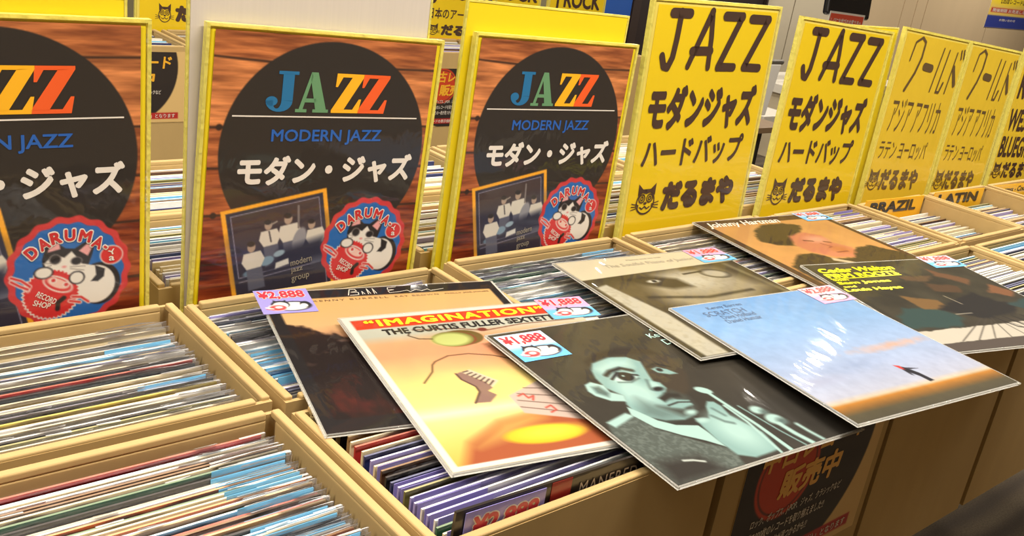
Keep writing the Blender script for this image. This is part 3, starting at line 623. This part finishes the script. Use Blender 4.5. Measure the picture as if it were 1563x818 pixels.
def art_dusk(c):
    c.grad([(0, (206, 160, 98)), (.10, (232, 186, 118)), (.30, (236, 188, 130)), (.42, (214, 150, 110)), (.6, (60, 36, 30)), (1, (34, 26, 24))])
    n = fbm(c.u*12, c.v*12, 4); edge_ = .262+.56*c.u+.10*np.clip(.10-c.u, 0, 1)+.10*(n-.5)+.03*(fbm(c.u*40, c.v*40, 8)-.5)
    c.mix(sm(edge_-c.v, .012), (44, 27, 22)); c.mix(.55*sm(.40-c.v, .06), (26, 18, 18))
    c.mix(np.clip((fbm(c.u*9, c.v*7, 12)-.5)*3, 0, .8)*sm(.62-c.v, .06), (104, 34, 26)); c.mix(np.clip((fbm(c.u*18, c.v*26, 20)-.55)*4, 0, .6)*sm(np.abs(c.v-.47)-.1, .05), (120, 92, 80))
    for p in ([(0, 0), (1, 0), (1, .072), (0, .072)], [(0, 0), (.045, 0), (.045, 1), (0, 1)], [(0, .93), (1, .93), (1, 1), (0, 1)], [(.965, 0), (1, 0), (1, 1), (.965, 1)]): c.poly(p, (34, 29, 30), .004)
S = 0.3140; o = album((0.2178, -0.0365, 0.0075, -0.2491, 0.0420, -0.0120), S, (40, 36, 36), 'dark album cover with a dusk treetop and a white script name', art_dusk)
f = Flat('L', .0006)
def script(f, S, pts, wd): f.stroke([(u*S, -v*S) for u, v in pts], wd)
script(f, S, [(.345, .062), (.362, .012), (.385, .012), (.388, .030), (.362, .036), (.392, .042), (.388, .062), (.352, .064)], .0011)
for u in (.405, .43, .455): script(f, S, [(u, .060), (u+.004, .034 if u == .405 else .012), (u+.010, .058)], .0010)
script(f, S, [(.560, .010), (.525, .012), (.520, .030), (.545, .034), (.518, .042), (.520, .060), (.560, .056), (.60, .046), (.61, .060), (.64, .042), (.66, .058), (.69, .044), (.70, .060), (.76, .048)], .0010)
f.build('lettering', INK['cream'], o)
lp_text(o, S, [('KENNY BURRELL', .19, .090, .50, .104, .0, dict(spacing=1.3)), ('RAY BROWN', .53, .090, .72, .104, .0, dict(spacing=1.3)), ('PHILLY JOE JONES', .75, .090, .95, .104, .0)], mat('ink_sepia', (110, 78, 48), .5, coat=.5))
sticker(o, -.006, .006, .066, .064, '¥2,888', PUR)
def art_surreal(c):
    c.grad([(0, (206, 206, 190)), (.16, (204, 204, 186)), (.22, (228, 180, 130)), (.32, (232, 170, 122)), (.46, (238, 198, 128)), (.58, (250, 222, 138)), (.645, (248, 214, 150)), (.70, (250, 238, 206)), (.74, (250, 226, 150)), (.86, (240, 208, 112)), (1, (236, 190, 84))])
    c.speck(.06, 6); c.ell(.55, .33, .30, .10, (228, 146, 108), .07, a=.6); c.ell(.30, .58, .25, .08, (252, 228, 130), .07, a=.8)
    c.poly([(.04, 1), (.12, .87), (.27, .785), (.40, .765), (1, .87), (1, 1)], (178, 92, 54), .025); c.poly([(.14, .90), (.27, .785), (.40, .765), (.44, .80), (.24, .88)], (214, 160, 84), .03)
    c.ell(.39, .885, .146, .050, (240, 196, 40), .006, rot=.05); c.ell(.41, .877, .110, .034, (250, 226, 70), .02, rot=.05)
    pk = (214, 190, 176); c.poly([(.383, .645), (.54, .575), (.95, .62), (.95, .97), (.59, .85), (.383, .757)], pk, .004)
    for a, d_ in (((.46, .61), (.90, .72)), ((.42, .64), (.9, .80)), ((.40, .68), (.9, .88)), ((.39, .72), (.8, .90))): c.line([a, d_], .004, (90, 66, 56))
    for a in ([(.415, .655), (.44, .645), (.445, .675), (.47, .665), (.455, .69)], [(.475, .745), (.50, .735), (.505, .765), (.48, .775)]): c.line(a, .008, (200, 84, 70))
    gr = (86, 62, 40)
    c.ell(.405, .226, .088, .058, (118, 94, 40)); c.ell(.372, .232, .088, .058, (140, 70, 40)); c.ell(.365, .230, .086, .056, (118, 112, 48)); c.ell(.358, .232, .078, .049, (206, 214, 126), .01)
    c.line([(.22, .150), (.205, .175), (.235, .205), (.285, .215)], .006, gr); c.line([(.24, .135), (.42, .155), (.52, .190), (.70, .165), (.95, .165)], .006, (120, 64, 40)); c.ell(.515, .180, .02, .014, (130, 56, 40))
    c.line([(.125, .505), (.185, .44), (.205, .395), (.225, .375), (.29, .345), (.373, .345), (.46, .375), (.514, .41), (.58, .42), (.72, .44)], .006, gr)
    dk_ = (92, 66, 58); c.poly([(.262, .470), (.285, .462), (.345, .545), (.352, .585), (.325, .60), (.345, .63), (.300, .668), (.245, .662), (.292, .60), (.295, .565), (.265, .51)], (150, 116, 104), .003)
    c.line([(.262, .470), (.265, .51), (.295, .565), (.292, .60), (.245, .662)], .008, dk_)
    c.poly([(.285, .462), (.325, .452), (.395, .545), (.352, .582), (.345, .545)], (226, 206, 176), .003)
    for i in range(7): t = i/6; c.line([(.292+.058*t, .465+.10*t), (.314+.062*t, .460+.082*t)], .006, (60, 40, 36))
    c.poly([(.03, .028), (1, .020), (1, .100), (.03, .100)], (220, 66, 30), .003)
    wb = (240, 234, 222)
    for p in ([(0, 0), (1, 0), (1, .022), (0, .022)], [(0, 0), (.026, 0), (.026, 1), (0, 1)], [(0, .976), (1, .976), (1, 1), (0, 1)]): c.poly(p, wb, .002)
S = 0.3130; o = album((0.2657, -0.1493, 0.0136, -0.1886, 0.0500, 0.0000), S, (236, 230, 220), 'orange and yellow album cover with a red title band and a dreamlike face', art_surreal, 240, lip=.022)
lp_text(o, S, [('“IMAGINATION”', .075, .036, .865, .088, .04, dict(spacing=1.15))], INK['yellow']); lp_text(o, S, [('THE CURTIS FULLER SEXTETTE', .12, .113, .90, .158, .04)], INK['black'])
sticker(o, .862*S, .006, .072, .056, '¥1,888', BLU, PNK)
def art_trumpet(c):
    c.grad([(0, (76, 68, 50)), (.4, (62, 56, 46)), (.75, (54, 50, 44)), (1, (58, 54, 48))]); c.speck(.22, 5, 2)
    T, Tm, Td = (176, 212, 206), (140, 178, 174), (92, 112, 108); dk_ = (46, 40, 34)
    c.poly([(.15, .61), (.18, .73), (.28, .85), (.36, .92), (.32, 1), (0, 1), (0, .70), (.03, .64)], (84, 92, 86), .006); c.mix(.30*np.clip((fbm(c.u*90, c.v*90, 6)-.42)*5, 0, 1)*sm(c.sdpoly([(.15, .61), (.18, .73), (.28, .85), (.36, .92), (.32, 1), (0, 1), (0, .70)]), .01), (150, 164, 156))
    c.poly([(.03, .88), (.20, .90), (.24, 1), (0, 1)], (50, 46, 42), .03); c.poly([(.03, .64), (.14, .615), (.16, .64), (.04, .675)], T, .006)
    c.poly([(.48, .35), (.56, .31), (.63, .33), (.645, .40), (.60, .48), (.52, .57), (.44, .60), (.40, .52), (.40, .46)], (66, 56, 44), .012)
    face = [(.235, .33), (.27, .295), (.37, .275), (.45, .295), (.485, .34), (.455, .40), (.435, .44), (.42, .475), (.44, .49), (.435, .53), (.40, .56), (.42, .60), (.45, .625), (.43, .67), (.40, .71), (.33, .72), (.255, .70), (.205, .66), (.18, .62), (.19, .57), (.225, .52), (.195, .46), (.205, .39)]
    c.poly(face, Tm, .006); c.poly([(.25, .33), (.36, .29), (.44, .31), (.42, .36), (.31, .36), (.26, .38)], T, .025); c.ell(.29, .52, .07, .09, T, .03); c.ell(.40, .50, .025, .03, T, .01)
    c.poly([(.26, .55), (.30, .62), (.34, .70), (.25, .70), (.20, .64)], Td, .03, a=.7); c.poly([(.30, .62), (.345, .70), (.41, .71), (.45, .66), (.47, .60), (.44, .55), (.40, .56), (.385, .66)], (70, 74, 68), .02)
    c.poly([(.235, .33), (.27, .29), (.40, .268), (.50, .29), (.62, .32), (.60, .27), (.48, .225), (.34, .235), (.25, .275)], (50, 42, 34), .012)
    c.poly([(.13, .415), (.165, .405), (.20, .44), (.19, .485), (.225, .52), (.205, .555), (.15, .535), (.115, .49), (.11, .455)], T, .005); c.poly([(.145, .435), (.175, .44), (.18, .49), (.16, .51), (.135, .475)], Td, .01)
    c.line([(.262, .385), (.30, .365), (.36, .358), (.395, .385)], .020, (44, 40, 36), .008); c.ell(.325, .418, .058, .034, (196, 224, 218), .008); c.ell(.335, .415, .036, .032, (40, 36, 34), .006); c.ell(.328, .408, .006, .005, T, .003); c.line([(.265, .415), (.32, .382), (.39, .42)], .012, (40, 36, 34), .005); c.line([(.275, .44), (.325, .455), (.38, .44)], .008, Td, .005)
    c.poly([(.485, .40), (.52, .395), (.55, .42), (.57, .46), (.53, .455), (.49, .43)], Tm, .005); c.ell(.515, .415, .014, .013, (40, 36, 34), .004); c.line([(.48, .385), (.53, .37), (.58, .41)], .012, (40, 36, 32), .006)
    c.ell(.395, .525, .026, .014, (40, 36, 34), .006); c.line([(.40, .46), (.375, .50), (.365, .52)], .010, Td, .008)
    c.poly([(.345, .575), (.40, .556), (.45, .575), (.445, .60), (.40, .59), (.35, .605)], (48, 44, 38), .008); c.poly([(.345, .618), (.40, .602), (.455, .625), (.445, .655), (.385, .66), (.345, .64)], Tm, .006); c.line([(.345, .628), (.40, .622), (.452, .637)], .008, (50, 46, 42), .004); c.ell(.395, .69, .026, .014, T, .008)
    c.poly([(.178, .585), (.20, .63), (.225, .69), (.27, .735), (.35, .765), (.352, .80), (.345, .90), (.30, .845), (.24, .79), (.18, .72), (.155, .63)], T, .003)
    hand = [(.375, .725), (.43, .745), (.46, .715), (.485, .68), (.52, .655), (.545, .665), (.55, .70), (.53, .755), (.545, .82), (.56, .88), (.53, .98), (.40, .985), (.345, .95), (.345, .86), (.36, .78)]
    c.poly(hand, Tm, .006); c.ell(.47, .84, .07, .10, T, .04); c.line([(.455, .735), (.475, .78), (.50, .80)], .012, Td, .008); c.line([(.50, .70), (.51, .75)], .010, Td, .008); c.ell(.395, .745, .025, .014, T, .008)
    c.ell(.572, .590, .036, .022, T, .004, rot=.7); c.line([(.580, .605), (.583, .70), (.586, .84), (.575, 1.0)], .024, T, .004); c.line([(.590, .62), (.596, .84), (.588, 1.0)], .007, dk_, .003); c.line([(.565, .70), (.562, .81), (.52, 1.0)], .013, T, .004)
    for x, y, rx, ry in ((.672, .765, .03, .026), (.690, .835, .04, .034)): c.ell(x, y, rx, ry, T, .008); c.ell(x+.02, y+.02, rx*.6, ry*.6, Td, .012)
    c.line([(.68, .865), (.685, .93), (.70, .995)], .026, T, .006); c.line([(.75, .89), (.755, .94), (.765, .995)], .018, T, .008); c.line([(.62, .72), (.64, .90), (.66, 1)], .008, Tm, .004)
    c.line([(.125, .905), (.16, .915), (.195, .935)], .010, (206, 214, 206), .004)
S = 0.3145; o = album((0.3941, -0.2677, 0.0203, -0.0399, 0.0500, 0.0380), S, (44, 40, 36), 'dark album cover with a teal-tinted portrait of a man holding a trumpet', art_trumpet, 260)
lp_text(o, S, [('quiet', .735, .125, .83, .16, .01), ('Kenny', .685, .165, .82, .212, .01), ('Dorham', .715, .222, .90, .265, .01)], INK['teal'])
sticker(o, .004, -.006, .072, .062, '¥1,888', BLU, (176, 196, 226))
def art_sepia(c):
    c.grad([(0, (72, 62, 40)), (.4, (86, 74, 50)), (1, (66, 58, 38))]); c.speck(.25, 6, 5)
    pl = (190, 184, 164); c.poly([(.02, .30), (.09, .28), (.16, .62), (.15, 1), (.03, 1)], pl, .008)
    c.poly([(.30, .26), (.62, .18), (.80, .24), (.92, .48), (.70, .62), (.40, .66), (.26, .52)], (156, 144, 116), .06); c.ell(.56, .34, .17, .09, pl, .06); c.mix(.16*np.clip((fbm(c.u*40, c.v*40, 3)-.5)*5, 0, 1), (110, 98, 70))
    c.poly([(.20, .24), (.36, .23), (.50, .30), (.52, .40), (.40, .40), (.28, .33)], (66, 56, 38), .02); c.ell(.355, .300, .035, .016, (206, 202, 188), .006); c.ell(.36, .300, .014, .014, (50, 42, 30), .004)
    c.ell(.76, .29, .085, .055, (60, 52, 36), .006, .3); c.ell(.76, .29, .070, .042, (176, 168, 146), .012, .3); c.line([(.58, .26), (.70, .25)], .014, (60, 52, 36), .005)
    c.poly([(.62, .16), (.72, .15), (.70, .22), (.60, .22)], (110, 92, 50), .02); c.line([(.20, .45), (.50, .52), (.80, .50)], .02, (60, 52, 36), .012); c.line([(.92, .20), (.98, .60), (.97, 1)], .03, (116, 106, 80), .012)
    cr = (222, 210, 178); c.poly([(0, 0), (1, 0), (1, .165), (0, .215)], cr, .003)
S = 0.3150; o = album((0.6544, -0.1000, 0.0146, -0.1218, 0.0000, 0.0000), S, (206, 190, 156), 'sepia album cover with a close-up face under a cream title band', art_sepia)
lp_text(o, S, [('The Soulful Piano of Junior', .23, .075, .80, .12, .0)], INK['grey']); lp_text(o, S, [('Mance and his trio', .40, .035, .62, .05, 0)], INK['grey'])
sticker(o, .812*S, .003, .073, .054, '¥1,888', BLU, PNK)
def art_sky(c):
    c.grad([(0, (118, 164, 218)), (.25, (136, 178, 226)), (.5, (160, 186, 226)), (.72, (176, 188, 218)), (.84, (188, 192, 212)), (.872, (214, 196, 170)), (.89, (190, 124, 44)), (.93, (128, 92, 44)), (.955, (84, 76, 54)), (1, (76, 70, 54))])
    c.speck(.05, 4, 4); c.ell(.73, .575, .16, .020, (214, 176, 160), .02, noise=.03); c.ell(.40, .66, .12, .03, (150, 168, 206), .03, a=.6, noise=.04); c.ell(.12, .72, .08, .02, (170, 170, 196), .03, a=.5)
    for p in ([(.575, .755), (.595, .735), (.610, .760), (.625, .80), (.632, .865), (.604, .868), (.600, .82), (.585, .785), (.580, .81), (.572, .80)], [(.60, .745), (.66, .77), (.615, .765)]): c.poly(p, (36, 34, 44), .003)
    c.poly([(.566, .715), (.592, .728), (.588, .760), (.574, .752)], (206, 60, 56), .003)
    c.speck(.05, 30, 9)
S = 0.3160; o = album((0.6916, -0.2957, 0.0188, -0.1307, 0.0040, -0.0080), S, (214, 214, 220), 'sky-blue album cover with a small dark figure above a brown horizon', art_sky)
lp_text(o, S, [('Kenny Barron', .165, .035, .37, .068, .0), ('SCRATCH', .105, .078, .34, .120, .0), ('Dave Holland', .165, .125, .36, .158, .0), ('Daniel Humair', .155, .165, .36, .198, .0)], mat('ink_slate', (70, 92, 126), .45, coat=.5))
sticker(o, .80*S, .003, .072, .054, '¥2,888', PNK, (228, 176, 200))
def art_portrait(c):
    c.grad([(0, (204, 150, 86)), (.5, (214, 158, 92)), (1, (196, 138, 78))]); c.speck(.06, 8)
    dk_ = (74, 60, 34); c.poly([(.30, .19), (.42, .12), (.58, .115), (.68, .17), (.60, .26), (.52, .30), (.44, .38), (.34, .46), (.24, .42), (.19, .36), (.22, .27)], dk_, .012, noise=.03)
    c.poly([(.44, .32), (.59, .28), (.67, .35), (.64, .46), (.70, .55), (.69, .63), (.60, .69), (.46, .66), (.37, .56), (.36, .45)], (204, 128, 92), .015); c.ell(.58, .40, .07, .05, (224, 160, 128), .03); c.ell(.60, .57, .06, .05, (190, 116, 66), .03)
    c.line([(.48, .40), (.53, .42)], .012, (90, 52, 34), .006); c.line([(.60, .44), (.63, .46)], .012, (90, 52, 34), .006); c.line([(.54, .60), (.62, .60)], .010, (120, 60, 44), .006); c.line([(.55, .46), (.58, .52), (.55, .53)], .008, (150, 84, 58), .006)
    c.poly([(.07, .72), (.24, .585), (.36, .58), (.44, .68), (.58, .69), (.72, .57), (.85, .55), (1, .72), (1, 1), (.05, 1)], dk_, .012, noise=.03); c.poly([(.42, .66), (.52, .75), (.48, .76), (.40, .70)], (204, 186, 150), .006)
    br = (84, 60, 38)
    for p in ([(0, 0), (1, 0), (1, .075), (0, .075)], [(0, 0), (.05, 0), (.05, 1), (0, 1)], [(.96, 0), (1, 0), (1, 1), (.96, 1)]): c.poly(p, br, .004)
S = 0.3130; o = album((1.0802, -0.0126, 0.0065, -0.1769, -0.0080, -0.0250), S, (92, 66, 42), 'tan album cover with a reclining dark-haired man and white script on top', art_portrait)
lp_text(o, S, [('Johnny Hartman', .03, .030, .60, .125, .02, dict(shear=.35))], INK['white']); sticker(o, .80*S, .008, .070, .046, '¥1,888', BLU, (150, 180, 216))
def art_abstract(c):
    c.grad([(0, (72, 66, 50)), (.4, (56, 52, 40)), (1, (62, 56, 46))]); c.speck(.35, 7, 6)
    for p, col in (([(.16, .56), (.36, .60), (.40, .70), (.30, .78), (.01, .76), (.06, .64)], (48, 72, 70)), ([(.27, .43), (.44, .50), (.42, .60), (.28, .58)], (124, 92, 52)), ([(.36, .60), (.55, .50), (.72, .46), (.84, .62), (.74, .70), (.52, .72)], (36, 34, 34)),
                   ([(.72, .14), (.86, .30), (.80, .35), (.70, .22)], (112, 78, 52)), ([(.92, .36), (1, .46), (.92, .52), (.84, .46)], (130, 86, 56)), ([(.55, .30), (.72, .36), (.66, .44), (.52, .40)], (84, 62, 42)), ([(.82, .60), (1, .55), (1, .70), (.88, .72)], (50, 70, 70)), ([(.45, .20), (.66, .22), (.60, .28), (.46, .26)], (96, 74, 50))):
        c.poly(p, col, .012, noise=.05, ns=18)
    c.line([(.52, .46), (.54, .56)], .006, (190, 176, 150), .004); c.line([(.40, .66), (.50, .66)], .006, (200, 190, 170), .004)
    c.poly([(0, .80), (1, .775), (1, .915), (0, .925)], (204, 196, 180), .004, noise=.02)
    for i in range(9): c.line([(.50+.02*i, .72+.01*(i % 3)), (.18+.10*i, .915)], .005, (70, 62, 56), .003)
    for i in range(4): c.line([(.58+.06*i, .72), (.62+.06*i, .83), (.66+.06*i, .85)], .010, (40, 36, 34), .004)
    c.poly([(0, .925), (1, .915), (1, 1), (0, 1)], (84, 74, 68), .004); c.mix(.3*sm(np.abs(c.u-.02)-.01, .01), (30, 28, 26))
S = 0.3150; o = album((1.0729, -0.2488, 0.0135, -0.3051, 0.0050, -0.0360), S, (52, 46, 40), 'dark album cover with yellow lettering above a rough abstract painting', art_abstract)
lp_text(o, S, [('Cedar Walton', .035, .055, .53, .115, .05, dict(shear=.2)), ('FIRM ROOTS', .03, .125, .50, .180, .05), ('with', .03, .195, .13, .215, .04), ('Sam Jones', .03, .225, .37, .268, .05), ('and', .03, .275, .11, .298, .04), ('Louis Hayes', .01, .308, .37, .355, .05)], INK['lime'])
Flat('L', .0006).poly([(.03*S, -.186*S), (.50*S, -.180*S), (.50*S, -.188*S), (.03*S, -.194*S)]).build('lettering', INK['lime'], o)
sticker(o, .80*S, .010, .072, .050, '¥1,888', BLU, (206, 176, 196))

# ------------------------------------------------------------------ sale notices on box fronts
def notice(x, y, z1, w_, h_, label, black=True, roll=0.0):
    t = empty('sale_notice', (x, y, H+z1), label, 'notice', 'sale notices taped to box fronts', rot=(0, roll, 0))
    cv = Canvas(w_, h_, 150, 104, (216, 182, 120))
    cv.ell(w_*.40, h_*.22, w_*.52, h_*.80, (40, 32, 30)); cv.ell(w_*.30, h_*.30, w_*.21, h_*.30, (196, 62, 30) if black else (40, 32, 30))
    if black:
        cv.ell(w_*.30, h_*.30, w_*.19, h_*.27, (60, 34, 28)); cv.ell(w_*.30, h_*.30, w_*.183, h_*.26, (196, 62, 30))
    cv.poly([(w_*.08, h_*.86), (w_*.93, h_*.86), (w_*.93, h_*.95), (w_*.08, h_*.95)], (176, 40, 36))
    b = MB(); b.box(0, w_, .0003, .0012, -h_, 0); b.build('sheet', mat('notice_sheet', (214, 184, 126), .6), t)
    cv.build('notice_print', PAPER, t, 'S', 0, 0, 0); e_ = .0005; f = Flat('S', e_)
    f.text('中古レコード', w_*.10, -h_*.24, w_*.86, -h_*.05, .03, shear=.1); f.text('販売中', w_*.26, -h_*.47, w_*.70, -h_*.27, .04, shear=.1); f.build('lettering', INK['gold'], t)
    f = Flat('S', e_)
    for i, s_ in enumerate(('ロック、ポップス、J-POP、ジャズ、クラシックなど', '約7,000枚のレコードを取り揃えました!!', 'お気に入りの一枚が見つかるかも!?')):
        f.text(s_, w_*.12, -h_*(.605+.095*i), w_*(.76, .66, .56)[i], -h_*(.535+.095*i), .01, shear=.1)
    f.text('レコードの表示価格は「税込」となります', w_*.14, -h_*.935, w_*.90, -h_*.875, .01); f.build('lettering', INK['white'], t); return t
notice(.572, FY0-.0016, -.028, .306, .212, 'black and red sale notice on the front of the near cardboard box', True, .0)
notice(.518, 1.5985, -.018, .290, .196, 'cream and black sale notice seen between the cut-off and large cat posters', False)
notice(1.615, 1.5985, -.056, .290, .200, 'red and black sale notice seen between the two whole cat posters', True)

# ------------------------------------------------------------------ signs across the aisle
def far_sign(x, y, w_, top, rows, label, tabtxt=None, cat=None):
    t = yellow_sign(x, y, .03, .02, w_, top, label); f = Flat('S', e)
    for r in rows: f.text(*r)
    f.build('lettering', INK['brown'], t)
    if cat: f = Flat('S', e); cat_face(f, *cat); f.build('cat_emblem', INK['brown'], t)
    if tabtxt:
        b = MB(); b.box(.02, w_-.01, -.003, -.0015, -.03, .0); b.build('tab_strip', OR, t); Flat('S', .0035).text(tabtxt, .03, -.026, .27, -.004, .05).build('lettering', INK['black'], t)
    return t
far_sign(.775, 1.885, .335, .385, [('だるまや', .115, .020, .32, .070, .085), ('ロック', .03, .10, .30, .16, .04), ('ROCK', .03, .19, .30, .36, .06)], 'yellow sign with a cat face seen above the cream sale notice', None, (.058, .108, .016, .072))
far_sign(1.812, 1.885, .312, .385, [('J-ROCK', .012, .118, .300, .20, .04), ('日本のアーティスト', .006, .066, .300, .105, .02), ('だるまや', .07, .008, .29, .048, .07)], 'yellow sign reading J-ROCK above an orange tab, between the two whole cat posters', 'J-POP', (.008, .062, .008, .05))
far_sign(2.058, 1.912, .312, .385, [('J ROCK', .03, .126, .298, .21, .035), ('日本のアーティスト', .03, .066, .30, .105, .02), ('だるまや', .07, .010, .29, .050, .07)], 'yellow sign whose lower letters show above the yellow card, left one of two')
far_sign(2.395, 1.885, .312, .385, [('J ROCK', .03, .116, .285, .20, .035), ('日本のアーティスト', .03, .066, .30, .105, .02), ('だるまや', .07, .010, .29, .050, .07)], 'yellow sign reading J ROCK whose corner shows above the blank yellow card')

# ------------------------------------------------------------------ the counter, the chair and the wall poster at the far side
wp = mat('white_plastic', (214, 208, 196), .4, coat=.3, var=.03); bkm = mat('black_plastic', (24, 24, 26), .25, coat=.8); blg = mat('black_chair_steel', (26, 24, 24), .4, metal=.3)
ct = empty('sales_counter', (6.02, 3.10, 0), 'pale sales counter standing beyond the yellow jazz signs', 'counter')
b = MB(); b.box(.02, 1.78, .02, .5, 0, .49); b.build('counter_body', mat('counter_panel', (196, 182, 154), .5, var=.03), ct, bevel=.004); b = MB(); b.box(0, 1.8, 0, .52, .49, .56); b.build('counter_top', wp, ct, bevel=.005)
mn = empty('register_display', (6.87, 3.32, .56), 'glossy black display turned away, rising above the second yellow jazz sign', 'monitor')
b = MB(); b.box(-.16, .16, -.08, .12, 0, .02); b.build('stand_base', bkm, mn, bevel=.006); b = MB(); b.cyl((0, .03, .02), (0, .02, .56), .028); b.build('stand_pole', bkm, mn)
b = MB(); b.box(-.31, .31, -.025, .035, -.115, .115); b.build('display_head', bkm, mn, (0, -.02, .615), (-.12, .04, 0), bevel=.026, seg=4)
nc = empty('counter_notice', (6.47, 3.20, .56), 'small white and red notice card below the black display', 'notice', rot=(0, .03, 0))
b = MB(); b.box(0, .50, 0, .003, 0, .555); b.build('card', wp, nc); b = MB(); b.box(.014, .486, -.0012, 0, .40, .540); b.build('red_panel', mat('red_panel', (206, 78, 52), .5), nc)
Flat('S', .0018).text('レジにお並びのお客さまへ', .03, .46, .47, .51, .02).build('lettering', INK['white'], nc)
wb_ = empty('easel_board', (5.11, 2.69, 0), 'white easel board leaning between the two yellow jazz signs', 'easel')
b = MB(); b.box(-.55, 0, -.012, .012, 0, .34); b.build('board', mat('white_board', (244, 242, 236), .4, coat=.3), wb_, (0, -.055, .485), (.10, 0, 0), bevel=.006)
b = MB(); b.cyl((-.57, -.088, .835), (.015, -.088, .835), .016); b.build('top_rail', mat('rail_steel', (150, 146, 140), .3, metal=.7), wb_)
for x in (-.53, -.02): b = MB(); b.cyl((x, .016, .50), (x, .09, 0), .011); b.build('leg', blg, wb_)
b = MB(); b.cyl((-.275, .016, .50), (-.275, -.25, 0), .011); b.build('leg', blg, wb_)
st = empty('side_table', (5.53, 2.93, 0), 'small white-topped table with black legs behind the easel board', 'table')
b = MB(); b.box(-.18, .18, -.14, .14, .375, .43); b.build('table_top', wp, st, bevel=.006); b = MB(); b.box(-.165, .165, -.125, .125, .33, .375); b.build('apron', blg, st)
for sx in (-1, 1):
    for sy in (-1, 1): b = MB(); b.box(sx*.15-.014, sx*.15+.014, sy*.11-.014, sy*.11+.014, 0, .33); b.build('leg', blg, st)
wpz = empty('wall_poster', (11.93, WY-.004, H-.10), 'yellow and blue notice poster on the tan wall at the upper right', 'poster')
cv = Canvas(1.25, .95, 120, 92, (226, 196, 84)); cv.grad([(0, (214, 190, 130)), (.5, (230, 204, 110)), (1, (216, 180, 84))]); cv.poly([(0, .80), (1.25, .80), (1.25, .95), (0, .95)], (40, 56, 140)); cv.ell(.5, .62, .55, .06, (236, 208, 40), .03); cv.poly([(.05, .71), (1.2, .71), (1.2, .765), (.05, .765)], (180, 66, 50))
b = MB(); b.box(0, 1.25, .0005, .004, 0, .95); b.build('sheet', wp, wpz); cv.build('poster_print', PAPER, wpz, 'S', 0, 0, .95)
f = Flat('S', .001)
for s_, a0, z0, a1, z1 in (('この機会をお見逃しなく', .12, .475, 1.0, .525), ('レコードプレーヤー、レコード針', .10, .395, 1.15, .445), ('【出店レコード店】', .26, .295, 1.0, .355)): f.text(s_, a0, z0, a1, z1, .02)
f.build('lettering', INK['brown'], wpz)
Flat('S', .001).text('開催期間 お見逃しなく', .10, .192, 1.1, .232, .01).text('お問い合わせ', .35, .085, .80, .115, .01).build('lettering', INK['white'], wpz)
